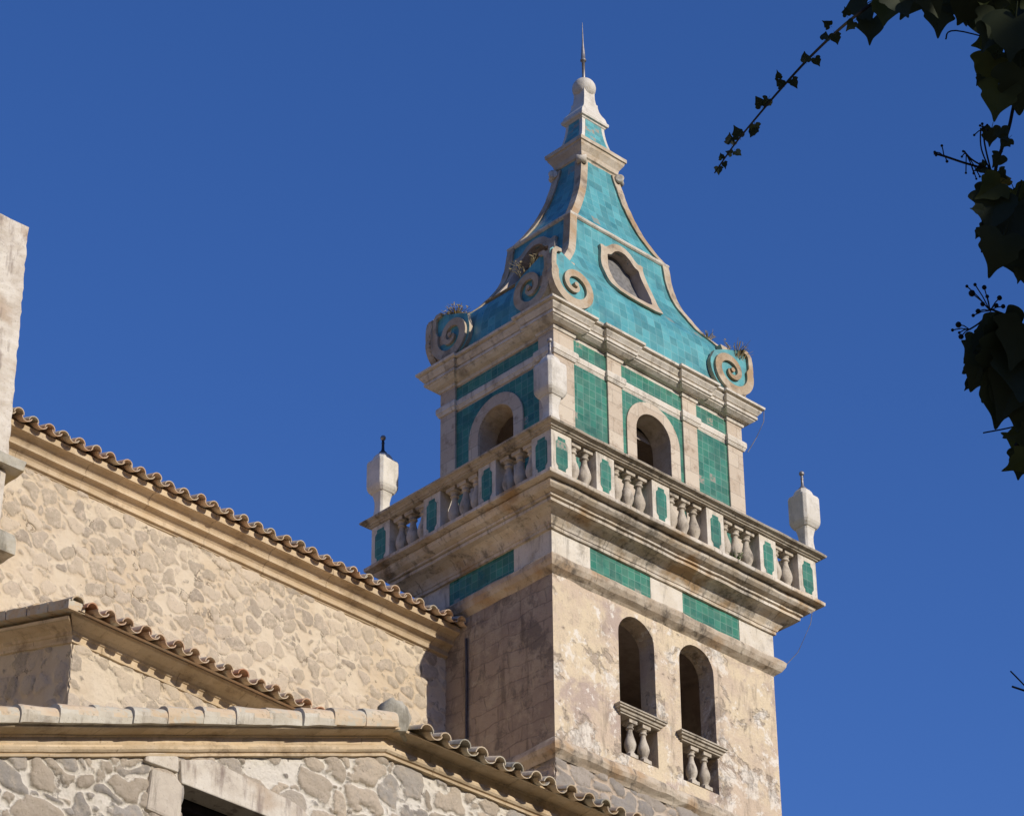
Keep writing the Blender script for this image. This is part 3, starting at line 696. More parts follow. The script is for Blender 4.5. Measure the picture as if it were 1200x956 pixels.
for f in 'SWEN':
    isx = f in 'SN'; arc = 0; hole = sym([(a*1.08 if a else 0, b) for a, b in DO_IN], DC[f])
    for i in range(len(RALL)-1):
        a, b = RALL[i], RALL[i+1]
        wa, da = (a[1], a[2]) if isx else (a[2], a[1]); wb, db = (b[1], b[2]) if isx else (b[2], b[1])
        L = math.hypot(b[0]-a[0], db-da); n = 44 if 4.0 < a[0] < 5.5 else 6
        Pa = side(f, a[1], a[2]); Pb = side(f, b[1], b[2])
        for k in range(n):
            t0, t1 = -1+2*k/n, -1+2*(k+1)/n
            if n > 10 and f in 'SW' and inside(((t0+t1)/2*(wa+wb)/2, (a[0]+b[0])/2), hole): continue
            rf.poly([Pa(t0*wa, a[0]), Pa(t1*wa, a[0]), Pb(t1*wb, b[0]), Pb(t0*wb, b[0])], 0, True, [(t0*wa, arc), (t1*wa, arc), (t1*wb, arc+L), (t0*wb, arc+L)])
        arc += L
roof = rf.build('roof', 'teal_tile', T)
bm = bmesh.new(); bm.from_mesh(roof.data)
bmesh.ops.remove_doubles(bm, verts=bm.verts, dist=1e-4)
for e in bm.edges:
    if len(e.link_faces) == 2 and e.calc_face_angle(0) > R(28): e.smooth = False
bm.to_mesh(roof.data); bm.free()
def roof_w(z): return interp(RALL, z)
# arris strips
for sx in (-1, 1):
    for sy in (-1, 1):
        m = MB(); loops = []
        pr = [(3.96, 2.06, 1.30)]+[q for q in RALL if q[0] > 4.0 and q[0] < 7.42]
        for z, a, b in pr:
            p = .035; t = .125; wi = min(t, a*.35, b*.4)
            l = [(a+p, b+p), (a+p, b-wi), (a-.05, b-wi), (a-.05, b-.05), (a-wi, b-.05), (a-wi, b+p)]
            e = .008*nz((a*sx, b*sy, z), 8)
            l = [(sx*(x+e), sy*(y+e), z) for x, y in l]
            if sx*sy > 0: l = l[::-1]
            loops.append(l)
        m.loft(loops, 0); m.build('arris_strip', 'scroll_stone', roof)
# band moulding across each face
m = MB(); sweep(m, rplan(1.155, .735), [(-.05, 5.565), (.02, 5.57), (.045, 5.59), (.055, 5.615), (.045, 5.64), (.0, 5.66), (-.06, 5.67)], rough=.005, seg=.2)
m.build('band_moulding', 'white_stone', roof)
# volutes: on every face one at each end
def volute(f, sg):
    P = side(f, 0, 0); isx = f in 'SN'
    F0 = 1.525 if isx else 2.375; E = 2.395 if isx else 1.405; rx, rz = (.53, .47) if isx else (.46, .47)
    c = (E-rx, 3.405); m = MB(); Q = lambda s, z, d: P(sg*s, z, d)
    if sg < 0: Qf = lambda s, z, d: P(-s, z, d)
    out = [(E-.07, 3.97), (E, 3.90), (E+.01, 3.70)]
    N = 22
    for k in range(N+1):
        th = R(10)-k/N*R(200); s_ = 1-.10*k/N
        out.append((c[0]+rx*s_*math.cos(th), c[1]+rz*s_*math.sin(th)))
    out += [(c[0]-.36, c[1]+.28), (c[0]-.16, c[1]+.38), (c[0]+.10, c[1]+.48), (c[0]+.26, c[1]+.55)]
    pts = [(sg*a, b) for a, b in out]
    extrude_poly(m, P, pts if sg < 0 else pts, F0-.13, F0-.05, 1, 0)
    # spiral rib
    cl = [(E-.22, 3.945, .032), (E-.12, 3.935, .042), (E-.06, 3.87, .048), (E-.045, 3.76, .052), (E-.04, 3.62, .055)]
    tot = R(560); N = 64
    for k in range(N+1):
        t = k/N; th = R(16)-t*tot; r = (1-t)*.80+.10; wd = (.058 if t < .3 else .058*(1-(t-.3)/.7)**.9)+.022
        cl.append((c[0]+(rx*r)*math.cos(th), c[1]+(rz*r)*math.sin(th), wd))
    L_, R_ = [], []
    for i, (a, b, wd) in enumerate(cl):
        p, q = cl[max(i-1, 0)], cl[min(i+1, len(cl)-1)]; dx, dz = q[0]-p[0], q[1]-p[1]; l = math.hypot(dx, dz) or 1
        nx, nz_ = -dz/l*wd, dx/l*wd; L_.append((a+nx, b+nz_)); R_.append((a-nx, b-nz_))
    for i in range(len(cl)-1):
        a0, a1, b1, b0 = L_[i], L_[i+1], R_[i+1], R_[i]
        for quad, rev_ in (([Q(*a0, F0), Q(*b0, F0), Q(*b1, F0), Q(*a1, F0)], 0), ([Q(*a0, F0-.08), Q(*a0, F0), Q(*a1, F0), Q(*a1, F0-.13)], 0), ([Q(*b0, F0-.08), Q(*b1, F0-.08), Q(*b1, F0), Q(*b0, F0)], 0)):
            m.poly(quad if sg > 0 else quad[::-1], 0)
    a0, b0 = L_[-1], R_[-1]; m.lathe((0, 0, 0), [(0, 0), (0, 0)], 3) if False else None
    ey = [(sg*(c[0]+rx*.09*math.cos(2*math.pi*k/12)), c[1]+rz*.09*math.sin(2*math.pi*k/12)) for k in range(12)]
    extrude_poly(m, P, ey if sg > 0 else ey[::-1], F0-.08, F0+.03, 0)
    o = m.build('volute', ['scroll_stone', 'teal_plain'], roof)
    bm = bmesh.new(); bm.from_mesh(o.data); bmesh.ops.remove_doubles(bm, verts=bm.verts, dist=1e-4); bmesh.ops.recalc_face_normals(bm, faces=bm.faces); bm.to_mesh(o.data); bm.free()
for f in 'SWEN':
    for sg in (-1, 1): volute(f, sg)
for sx in (-1, 1):
    for sy in (-1, 1):                        # the mass behind each pair of volutes
        m = MB(); lp = []
        for k in range(13):
            z = 2.93+k*.085; q = min(1, abs(z-3.42)/.5); o_ = .40*(1-math.sqrt(max(0, 1-q*q))) if z < 3.42 else .08*q*q
            ax, ay = 2.33-o_, 1.475-o_; l = [(sx*ax, sy*ay, z), (sx*(ax-.5), sy*ay, z), (sx*(ax-.5), sy*(ay-.5), z), (sx*ax, sy*(ay-.5), z)]
            lp.append(l if sx*sy > 0 else l[::-1])
        m.loft(lp, 0, True, False); m.build('corner_block', 'scroll_stone', roof)
# dormer openings with shaped stone frames (sunny and shaded side)
def dormer(f):
    isx = f in 'SN'; c = DC[f]
    dep = lambda z: roof_w(z)[1 if isx else 0]
    P = side(f, 0, 0); m = MB()
    def dens(h):
        o = []
        for (a, b), (a2, b2) in zip(h, h[1:]):
            for k in range(3): o.append((a+(a2-a)*k/3, b+(b2-b)*k/3))
        o.append(h[-1]); return o
    inn, out = sym(dens(DO_IN), c), sym(dens(DO_OUT), c)
    # match outer points to inner by angle
    cen = (c, 4.72)
    def ray(poly, th):
        dx, dz = math.cos(th), math.sin(th); best = .1
        for i in range(len(poly)):
            x1, y1 = poly[i-1]; x2, y2 = poly[i]; ex, ez = x2-x1, y2-y1; den = dx*ez-dz*ex
            if abs(den) < 1e-9: continue
            t = ((x1-cen[0])*ez-(y1-cen[1])*ex)/den; u = ((x1-cen[0])*dz-(y1-cen[1])*dx)/den
            if t > 0 and -1e-6 <= u <= 1+1e-6: best = max(best, t)
        return (cen[0]+dx*best, cen[1]+dz*best)
    N = 96; A = [ray(inn, 2*math.pi*k/N) for k in range(N)]; Bo = [ray(out, 2*math.pi*k/N) for k in range(N)]
    pf = lambda q, d: P(q[0], q[1], dep(q[1])+d)
    for k in range(N):
        j = (k+1) % N
        m.poly([pf(A[k], .075), pf(Bo[k], .065), pf(Bo[j], .065), pf(A[j], .075)], 0, True)
        m.poly([pf(Bo[k], .065), pf(Bo[k], -.06), pf(Bo[j], -.06), pf(Bo[j], .065)], 0)
        m.poly([pf(A[j], .075), pf(A[j], -.2), pf(A[k], -.2), pf(A[k], .075)], 1)
    G_ = [[(c-.52+1.04*i/8, 4.08+1.26*j_/10) for i in range(9)] for j_ in range(11)]
    for j_ in range(10):
        for i in range(8):
            q = [G_[j_][i], G_[j_][i+1], G_[j_+1][i+1], G_[j_+1][i]]; m.poly([pf(a, -.14) for a in q], 2, True)
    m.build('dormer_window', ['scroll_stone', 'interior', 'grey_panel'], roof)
dormer('S'); dormer('W')
# lantern: block, pedestal, bell shaped cap and ball
m = MB(); sweep(m, rplan(.40, .29), [(-.02, 7.36), (.01, 7.38), (.02, 7.44), (.05, 7.46), (.065, 7.54), (.10, 7.60), (.13, 7.65), (.14, 7.70), (.165, 7.71), (.17, 7.78), (.15, 7.80), (-.2, 7.82)], rough=.006, seg=.1)
blk = m.build('lantern', 'limestone', roof)
def small_scroll(sx, sy):
    m = MB(); c = Vector((sx*.47, sy*.355, 7.335)); a = Vector((sx, -sy, 0)).normalized()
    dg = Vector((sx, sy, 0)).normalized(); pts = []
    for L0, r in ((-.09, .055), (-.085, .085), (0, .07), (.085, .085), (.09, .055)):
        pts.append([c+a*L0+(dg*math.cos(2*math.pi*k/14)+Vector((0, 0, 1))*math.sin(2*math.pi*k/14))*r for k in range(14)])
    m.loft(pts, 0, True, True); return m
for sx in (-1, 1):
    for sy in (-1, 1): small_scroll(sx, sy).build('console', 'white_stone', roof)
LP = smooth([(7.81, .44, .33), (7.95, .37, .275), (8.15, .31, .235), (8.35, .28, .21), (8.47, .275, .205)], 3)
m = MB(); m.loft([rect(a, b, z) for z, a, b in LP], 0)
for f in 'SWEN':
    for i in range(1, len(LP)-2):
        a, b = LP[i], LP[i+1]; ha, hb = half(f, a[1], a[2])-.075, half(f, b[1], b[2])-.075; Pa, Pb = side(f, a[1], a[2]), side(f, b[1], b[2])
        m.poly([Pa(-ha, a[0], .006), Pa(ha, a[0], .006), Pb(hb, b[0], .006), Pb(-hb, b[0], .006)], 1)
m.build('lantern_pedestal', ['pale_stucco', 'teal_plain'], roof)
m = MB(); sweep(m, rplan(.27, .20), [(0, 8.44), (.02, 8.455), (.03, 8.48), (.06, 8.49), (.07, 8.53), (.06, 8.56), (.03, 8.57), (-.15, 8.58)], rough=.003, seg=.1)
CPf = smooth([(8.57, .315, .245), (8.66, .285, .23), (8.72, .24, .205), (8.80, .195, .18), (8.90, .172, .165), (8.955, .17, .163), (8.96, .155, .15), (9.05, .138, .138), (9.15, .132, .132), (9.36, .135, .135)], 3)
m.loft([rect(a, b, z) for z, a, b in CPf], 0)
m.lathe((0, 0, 9.335), [(.215*math.cos(a), .215*math.sin(a)) for a in [R(-75+k*165/14) for k in range(15)]], 24)
m.build('bell_cap', 'pale_stucco', roof)
m = MB(); m.lathe((0, 0, 9.53), [(.03, 0), (.028, .44), (.055, .45), (.055, .475), (.04, .48), (.036, .62), (.018, .85), (.010, 1.1), (.004, 1.34)], 10)
m.build('lightning_rod', 'metal', roof)
# cables hanging off the right edges
m = MB(); m.tube([(2.52, -1.62, 2.86), (2.52, -1.60, 2.62), (2.42, -1.5, 2.3), (2.29, -1.40, 2.0)], .007, 5); m.build('cable', 'cable', T)
m = MB(); m.tube([(3.0, -2.0, -.97), (2.98, -1.95, -1.25), (2.85, -1.75, -1.75), (2.66, -1.62, -2.02)], .006, 5); m.build('cable', 'cable', T)
m = MB(); m.tube([(-2.53, .40, -2.62), (-2.53, .39, -3.2), (-2.53, .40, -5.2), (-2.53, .40, -9)], .02, 8); m.build('downpipe', 'dark_pipe', T)

# ================================================================== barrel tiles
def barrel(mb, p, ax, up, side_, L, r0, r1, convex=True, mi=0, n=7, th=.014, fl=.82):
    """one half-round roof tile from p along ax (towards the ridge)"""
    rows = []
    for rr in (0, th):
        for t, r in ((0, r0), (1, r1)):
            row = []
            for k in range(n+1):
                a = math.pi*k/n; x = -math.cos(a)*(r-rr); z = math.sin(a)*(r-rr)*fl
                if not convex: z = -z
                row.append(p+ax*(L*t)+side_*x+up*z)
            rows.append(row)
    o0, o1, i0, i1 = rows
    idx = [[mb.vert(q) for q in r] for r in rows]
    for k in range(n):
        fs = [[idx[0][k], idx[0][k+1], idx[1][k+1], idx[1][k]], [idx[2][k+1], idx[2][k], idx[3][k], idx[3][k+1]]]
        for q in fs: mb.face(q if convex else q[::-1], None, mi, True)
        mb.poly([o0[k+1], o0[k], i0[k], i0[k+1]] if convex else [o0[k], o0[k+1], i0[k+1], i0[k]], mi)
        mb.poly([o1[k], o1[k+1], i1[k+1], i1[k]], mi)
    mb.poly([o0[0], o1[0], i1[0], i0[0]], mi); mb.poly([o0[n], i0[n], i1[n], o1[n]], mi)
def eave_tiles(mb, a, b, upslope, rows=4, pitch=.28, rise=.325, rnd=None):
    """courses of pan and cover tiles whose lower ends lie along a-b"""
    rnd = rnd or random.Random(3); a, b = Vector(a), Vector(b); d = (b-a); L = d.length; d.normalize()
    ax = Vector(upslope).normalized(); up = d.cross(ax).normalized()
    if up.z < 0: up = -up
    n = int(round(L/pitch)); 
    for r in range(rows):
        for k in range(n):
            j = lambda s: rnd.uniform(-s, s)
            p = a+d*((k+.5)*L/n)+ax*(r*.42)+up*(r*.004)
            tilt = (ax+up*.02+d*j(.02)).normalized()
            mi = rnd.choice((0, 0, 0, 1, 1, 2)); dz = .010*nz((p.x*.6, p.y*.6, r), 1.0)
            tl2 = (tilt+up*j(.03)).normalized()
            barrel(mb, p+up*(.045+dz+j(.012))+ax*j(.04)+d*j(.014), tl2, up, d, .5, .090+j(.008), .074, True, mi, fl=.9+j(.08))
            barrel(mb, p+d*(pitch*.5)+up*(.060+dz+j(.008))+ax*(-.02+j(.025)), tilt, up, d, .5, .090, .100, False, rnd.choice((0, 0, 1)), fl=.72)

# ================================================================== NAVE
def dirplan(a, b):
    a, b = Vector(a), Vector(b); d = (b-a).normalized(); return a, b, d, Vector((d.y, -d.x))
NA, NB = (-20.0, .50), (-2.5, .90)
a, b, d, nrm = dirplan(NA, NB)
nave = empty('church_nave', (-11, .72, GZ), 'long rubble stone church wall under an ochre cornice and wavy tiled eave, joining the tower', 'church building')
z1 = -2.72; bk = Vector((0, 9)); a3 = lambda p, z: (p[0], p[1], z)
Ln = (b-a).length; Pn = lambda q, z, dd=0: Vector((a.x+d.x*q+nrm.x*dd, a.y+d.y*q+nrm.y*dd, z))
rubble_patch('wall', 'nave_rubble', nave, Pn, Ln-11.6, Ln, [(0, z1), (Ln, z1)], 5.6, .025, .035, .15, .009, .008, .022, 1, bury=.16, smear=.035, jitter=.09, wob=.8, power=2.2,
    plain=[[Pn(0, GZ), Pn(Ln, GZ), Pn(Ln, z1-5.6), Pn(0, z1-5.6)], [Pn(0, z1-5.6), Pn(Ln-11.6, z1-5.6), Pn(Ln-11.6, z1), Pn(0, z1)], [a3(a+bk, GZ), a3(a, GZ), a3(a, z1), a3(a+bk, z1)], [a3(b+bk, GZ), a3(a+bk, GZ), a3(a+bk, z1), a3(b+bk, z1)]], aspect=1.15)
m = MB()
NPROF = [(0, -2.80), (.02, -2.79), (.025, -2.765), (.065, -2.76), (.07, -2.725), (.055, -2.715), (.065, -2.68), (.11, -2.635), (.15, -2.615), (.185, -2.612), (.19, -2.58), (.175, -2.57), (.19, -2.54), (.23, -2.495), (.29, -2.465), (.345, -2.46), (.35, -2.37), (.0, -2.36)]
sweep(m, [tuple(a), tuple(b)], NPROF, closed=False, rough=.006, seg=.3)
m.build('cornice', 'ochre_stone', nave)
m = MB(); sl_ = Vector((0, 1, .35)).normalized()
e0 = Vector((a.x, a.y, 0))+Vector((nrm.x, nrm.y, 0))*.46; e1 = Vector((b.x, b.y, 0))+Vector((nrm.x, nrm.y, 0))*.46
e0.z = e1.z = -2.385
eave_tiles(m, e0, e1, sl_, 4, .28)
m.poly([e0+sl_*.12-Vector((0, 0, .012)), e1+sl_*.12-Vector((0, 0, .012)), e1+sl_*9, e0+sl_*9])
m.build('tile_roof', ['terracotta', 'clay_pale', 'old_tile'], nave)

# ================================================================== SIDE CHAPEL (middle building)
YM = -3.2
ch = empty('side_chapel', (-10, YM, GZ), 'small stone chapel with shaded left wall, below the church wall and behind the front building', 'chapel')
c0 = Vector((-12.43, YM)); dM = Vector((math.cos(R(3)), math.sin(R(3)))); c1 = c0+dM*9; ZC = -7.53
sl_m = math.tan(R(15.5))
bk = Vector((0, 4.1))
Pc = lambda q, z, dd=0: Vector((c0.x+dM.x*q+dM.y*dd, c0.y+dM.y*q-dM.x*dd, z))
rubble_patch('wall', 'nave_rubble', ch, Pc, -.02, 5.5, [(0, ZC), (6, ZC)], 2.0, .03, .04, .16, .010, .008, .024, 2, power=2, wob=.8, bury=.2, smear=.04, jitter=.07, plain=[[Pc(0, GZ), Pc(9, GZ), Pc(9, ZC-2), Pc(0, ZC-2)], [Pc(5.5, ZC-2), Pc(9, ZC-2), Pc(9, ZC), Pc(5.5, ZC)]], aspect=1.15)
Pw = lambda q, z, dd=0: Vector((c0.x-dd, c0.y+4.1-q, z))
rubble_patch('wall', 'nave_rubble', ch, Pw, 0, 4.125, [(0, ZC+4.1*sl_m), (4.1, ZC)], 2.2, .035, .04, .16, .010, .008, .024, 3, power=2, wob=.8, bury=.2, smear=.04, jitter=.07, plain=[[Pw(0, GZ), Pw(4.1, GZ), Pw(4.1, ZC-2.2), Pw(0, ZC+4.1*sl_m-2.2)]], aspect=1.15)
CH = [(0, -.24), (.03, -.235), (.035, -.20), (.02, -.19), (.03, -.14), (.05, -.13), (.055, -.095), (.10, -.06), (.19, -.03), (.23, -.02), (.24, -.01), (.25, .02), (.1, .03), (0, .035)]
def cornice_run(name, p0, p1, prof, mat, parent, n2, ext0=0, ext1=0, rough=.006, seg=.25, mitre0=None, mitre1=None):
    """straight moulding from p0 to p1 (3D, may rake); n2 outward horizontal; mitres = slide of the ends per unit projection"""
    p0, p1, n2 = Vector(p0), Vector(p1), Vector(n2); d = (p1-p0); L = d.length; k = max(1, int(L/seg)); dn = d.normalized(); m = MB(); rows = []
    for i in range(k+1):
        t = i/k; row = []
        for pr, z in prof:
            s0 = (mitre0 or 0)*pr; s1 = (mitre1 or 0)*pr
            q = (p0-dn*s0).lerp(p1+dn*s1, t)+n2*pr+Vector((0, 0, z)); e = nz(q, 2.5)*rough+nz(q, 9, 1)*rough*.5
            row.append(q+n2*e+Vector((0, 0, e*.6)))
        rows.append(row)
    for i in range(k):
        for j in range(len(prof)-1): m.poly([rows[i][j], rows[i+1][j], rows[i+1][j+1], rows[i][j+1]])
    m.poly(rows[0][::-1]); m.poly(rows[-1])
    return m.build(name, mat, parent)
nM = (dM.y, -dM.x, 0)
cornice_run('cornice', a3(c0, ZC), a3(c1, ZC), CH, 'ochre_stone', ch, nM, mitre0=1)
cornice_run('cornice', (c0.x, c0.y+4.1, ZC+4.1*sl_m), a3(c0, ZC), CH, 'ochre_stone', ch, (-1, 0, 0), mitre1=1)
m = MB(); up_m = Vector((-dM.y*0, 1, sl_m)).normalized()
e0 = Vector((c0.x-.18, c0.y-.45, ZC-.01)); e1 = e0+Vector((dM.x, dM.y, 0))*9
eave_tiles(m, e0, e1, up_m, 4, .27, rnd=random.Random(5))
m.poly([e0+up_m*.1-Vector((0, 0, .01)), e1+up_m*.1-Vector((0, 0, .01)), e1+up_m*4.4, e0+up_m*4.4])
m.build('tile_roof', ['terracotta', 'clay_pale', 'clay_red'], ch)
def verge_row(mb, p, q, r=.125, L=.42, sidev=None, drop=.0, rnd=None, off=0.):
    p, q = Vector(p), Vector(q); d = (q-p); T_ = d.length; d.normalize(); n = int(T_/L); rnd = rnd or random.Random(9)
    sidev = Vector(sidev); up = d.cross(sidev).normalized()
    if up.z < 0: up = -up
    for k in range(n):
        s = p+d*((k+off)*L+rnd.uniform(-.02, .02)); ax = (d-up*.035).normalized()
        barrel(mb, s+up*(rnd.uniform(0, .012)+.018), ax, up, sidev, L+.09, r+rnd.uniform(-.005, .005), r*.86, True, 0, 9, .02)
m = MB()
vp0 = Vector((c0.x-.20, c0.y-.34, ZC+.09)); vp1 = Vector((c0.x-.20, c0.y+4.1, ZC+.09+4.44*sl_m))
verge_row(m, vp0, vp1, .105, .42, (1, 0, 0)); 
rg = random.Random(6)
for k in range(10):
    q0 = vp0.lerp(vp1, k/10+.002); q1 = vp0.lerp(vp1, (k+1)/10-.002); o = -.135+rg.uniform(-.012, .012)
    lo = [q0+Vector((o, 0, -.10)), q0+Vector((.12, 0, -.10)), q1+Vector((.12, 0, -.10)), q1+Vector((o, 0, -.10))]
    m.loft([lo, [q+Vector((0, 0, .13)) for q in lo]])
m.build('verge_tiles', 'old_tile', ch)

# ================================================================== FRONT BUILDING
YF = -8.0
fb = empty('front_building', (-11.5, YF, GZ), 'nearest building of large grey stones in white mortar, bent tiled roof edge along the bottom', 'building')
XA, ZA = -11.60, -10.73                     # where the rake meets the level eave (wall face, underside of the moulding)
SLF = 1.665/4.92; XL = -22.0; XR = -4.0
zl = ZA-(XA-XL)*SLF
P = lambda s, z, d=0: Vector((s, YF-d, z))
wx0, wz1 = -14.33, -12.03                    # opening under the lintel
ZB = -13.2
rubble_patch('wall', 'front_rubble', fb, P, -18.5, -6.5, [(XL, zl+.03), (XA, ZA+.03), (XR, ZA+.03)], 2.4, .016, .04, .205, .012, .05, .036, 4, wob=1.1, power=1.4, jitter=.11, smear=.04, bury=.05, hole=(wx0+.02, wx0+1.5, -15, wz1+.12), aspect=1.2,
    plain=[[P(XL, GZ), P(XR, GZ), P(XR, ZB-1.6), P(XL, ZB-1.6)], [P(XL, ZB-1.6, -.004), P(-18.5, ZB-1.6, -.004), P(-18.5, zl+(XL+22+3.5)*SLF, -.004), P(XL, zl, -.004)], [P(-6.5, ZB-1.6), P(XR, ZB-1.6), P(XR, ZA), P(-6.5, ZA)],
        [(XL, YF+4.8, GZ), (XL, YF, GZ), (XL, YF, zl), (XL, YF+4.8, zl)], [(XR, YF, GZ), (XR, YF+4.8, GZ), (XR, YF+4.8, ZA), (XR, YF, ZA)]])
m = MB()
extrude_poly(m, P, [(wx0-.02, wz1+.005), (wx0+1.7, wz1-.01), (wx0+1.9, wz1+.10), (wx0+1.5, wz1+.27), (wx0+.35, wz1+.40), (wx0-.05, wz1+.26)], -.22, .058)
win = m.build('window', 'pier_stone', fb, bevel=.015)
m = MB(); extrude_poly(m, P, [(wx0-.50, wz1+.10), (wx0-.06, wz1+.11), (wx0-.07, wz1+.29), (wx0-.47, wz1+.25)], -.1, .055); m.build('jamb_stone', 'pier_stone', win, bevel=.02)
m = MB(); extrude_poly(m, P, [(wx0-.44, wz1-.42), (wx0+.0, wz1-.45), (wx0+.005, wz1-.01), (wx0-.1, wz1+.07), (wx0-.40, wz1+.05)], -.22, .056); m.build('jamb_stone', 'jamb_grey', win, bevel=.03)
m = MB(); m.poly([P(wx0, -14.6, -.3), P(wx0+1.55, -14.6, -.3), P(wx0+1.55, wz1+.2, -.3), P(wx0, wz1+.2, -.3)]); m.build('pane', 'dark_wood', win)
m = MB(); box_on(m, P, wx0+.003, wx0+1.547, wz1-.10, wz1-.004, -.29, -.23); box_on(m, P, wx0+.003, wx0+.08, -14.6, wz1-.10, -.29, -.23); m.build('frame', 'dark_wood', win)
FP = [(0, -.06), (.055, -.058), (.06, -.035), (.05, -.03), (.055, -.022), (.075, -.015), (.092, .008), (.095, .035), (.085, .06), (.06, .07), (.065, .085), (.07, .15), (.09, .158), (.095, .17), (.25, .183), (.265, .19), (.27, .215), (.2, .22), (0, .22)]
cornice_run('cornice', (XL, YF, zl), (XA, YF, ZA), FP, 'ochre_stone', fb, (0, -1, 0))
cornice_run('cornice', (XA, YF, ZA), (XR, YF, ZA), FP, 'ochre_stone', fb, (0, -1, 0))
m = MB()
du = Vector((1, 0, SLF)).normalized()
VX = [(-.15, 0), (-.158, .065), (-.15, .115), (-.125, .165), (-.08, .20), (-.02, .217), (.05, .205), (.11, .165), (.145, .09), (.15, 0)]
va = Vector((XL, YF, zl)); vb = Vector((XA-.06, YF, ZA-.03)); dv = (vb-va).normalized(); rg = random.Random(2)
for row, (oy, oz, sc_, sh) in enumerate(((-.175, .215, 1.0, 0.), (.08, .315, .9, .5), (.31, .36, .9, .2))):
    L_ = .47; nb = int(((vb-va).length)/L_)
    for k in range(nb+1):
        s0 = vb-dv*(L_*(nb-k+1-sh)); 
        if k == nb and sh == 0: pass
        l = []; w0 = rg.uniform(-.02, .02); o = rg.uniform(-.015, .015); h0 = rg.uniform(.0, .02)
        for t, kx, lift in ((0+w0, 1.03*sc_, .014), (.035+w0, 1.03*sc_, .014), (L_*.5, .99*sc_, .005), (L_+.03, .95*sc_, -.006)):
            l.append([s0+dv*t+Vector((0, oy+o+x*kx+.016*nz((k, t*2, z*2), 3), oz+.012*nz((k, t*3, x*3), 3, 1)+(lift+h0 if z > .03 else 0)+z*kx)) for x, z in VX])
        m2 = MB(); m2.loft(l, 0); ma = rg.choice((0, 0, 2, 3)); mb_ = rg.choice((1, 1, 1, 2))
        for fa in range(len(m2.f)):
            q = [m2.v[i] for i in m2.f[fa]]; mz = sum(p.z for p in q)/len(q)-(s0.z+oz+dv.z*.25)
            m.poly(q, mb_ if (mz < .10+rg.uniform(-.01, .01) and row == 0) else ma, False)
m.build('verge_tiles', ['clay_pale', 'lime_bed', 'old_tile', 'old_tile'], fb)
m = MB(); up_f = Vector((0, 1, .33)).normalized()
e0 = Vector((XA+.14, YF-.40, ZA+.15)); e1 = Vector((XR, YF-.40, ZA+.17))
eave_tiles(m, e0, e1, up_f, 4, .28, rnd=random.Random(8))
m.poly([e0+up_f*.1-Vector((0, 0, .012)), e1+up_f*.1-Vector((0, 0, .012)), e1+up_f*5, e0+up_f*5])
m.poly([(XL, YF, zl+.28), (XA, YF, ZA+.28), (XA, YF+4.8, ZA+.28), (XL, YF+4.8, zl+.28)])
m.build('tile_roof', ['old_tile', 'clay_pale', 'grey_cap'], fb)
m = MB(); lp = []
for r, z in [(.17, .18), (.18, .28), (.19, .38), (.19, .46), (.17, .53), (.12, .575), (.05, .59)]:
    lp.append([(XA+.06+r*math.cos(2*math.pi*k/14)+.05*nz((k, z*3, r), 2.1), YF-.12+r*.9*math.sin(2*math.pi*k/14)+.05*nz((k, z*3, r), 2.1, 2), ZA+z+.04*nz((k, z, 1), 1.7)) for k in range(14)])
m.loft(lp, 0, True, True)
m.build('ridge_cap', 'grey_cap', fb)

# ================================================================== LEFT PIER
pier = empty('stone_pier', (-12.3, .6, GZ), 'pale weathered stone pier with two projecting ledges, rising against the sky at the left edge', 'stone pier')
def rough_block(mb, lo, hi, nx=6, nzn=12, amp=.03):
    x0, y0, z0_ = lo; x1, y1, z1_ = hi
    loops = []
    for i in range(nzn+1):
        z = z0_+(z1_-z0_)*i/nzn; l = []
        for (ax, ay), (bx, by) in zip([(x0, y0), (x1, y0), (x1, y1), (x0, y1)], [(x1, y0), (x1, y1), (x0, y1), (x0, y0)]):
            for k in range(nx):
                t = k/nx; x, y = ax+(bx-ax)*t, ay+(by-ay)*t; l.append((x+amp*(.4*nz((x, y, z), 1.3)+nz((x, y, z), 7)), y+amp*(.4*nz((x, y, z), 1.3, 3)+nz((x, y, z), 7, 3)), z+amp*.5*nz((x, y, z), 5, 4)))
        loops.append(l)
    mb.loft(loops, 0)
m = MB(); rough_block(m, (-13.6, .1, -3.25), (-11.42, 1.3, .72), 14, 48, .022); m.build('shaft', 'pier_stone', pier)
m = MB(); rough_block(m, (-13.8, -.10, -3.44), (-11.25, 1.45, -3.27), 8, 2, .04); m.build('ledge', 'grey_cap', pier)
m = MB(); rough_block(m, (-13.7, .05, GZ), (-11.48, .9, -3.47), 8, 40, .03); m.build('lower_shaft', 'pier_stone', pier)
m = MB(); rough_block(m, (-13.8, -.10, -4.78), (-11.32, .95, -4.46), 8, 3, .05); m.build('ledge', 'grey_cap', pier)

# ================================================================== weeds on the roof
def tuft(loc, h, n, spread, mat, label, seed):
    rng = random.Random(seed); m = MB(); loc = Vector(loc)
    for k in range(n):
        a = rng.uniform(0, 2*math.pi); b = loc+Vector((math.cos(a), math.sin(a), 0))*rng.uniform(0, spread*.5)
        d = Vector((math.cos(a), math.sin(a), 0))*rng.uniform(.1, spread); L = h*rng.uniform(.5, 1.1)
        m.tube([b, b+d*.4+Vector((0, 0, L*.6)), b+d+Vector((0, 0, L*rng.uniform(.7, 1)))], [.008, .006, .002], 4)
        if rng.random() < .6:
            e = b+d*.7+Vector((0, 0, L*.8)); s_ = Vector((rng.uniform(-1, 1), rng.uniform(-1, 1), rng.uniform(0, 1)))*.05
            m.poly([e, e+s_, e+s_+Vector((.03, .02, .03)), e+Vector((.02, 0, .04))])
    o = m.build('weed_tuft', mat, None, at=loc); tag(o, label, 'weed', 'weeds growing on the tower'); return o
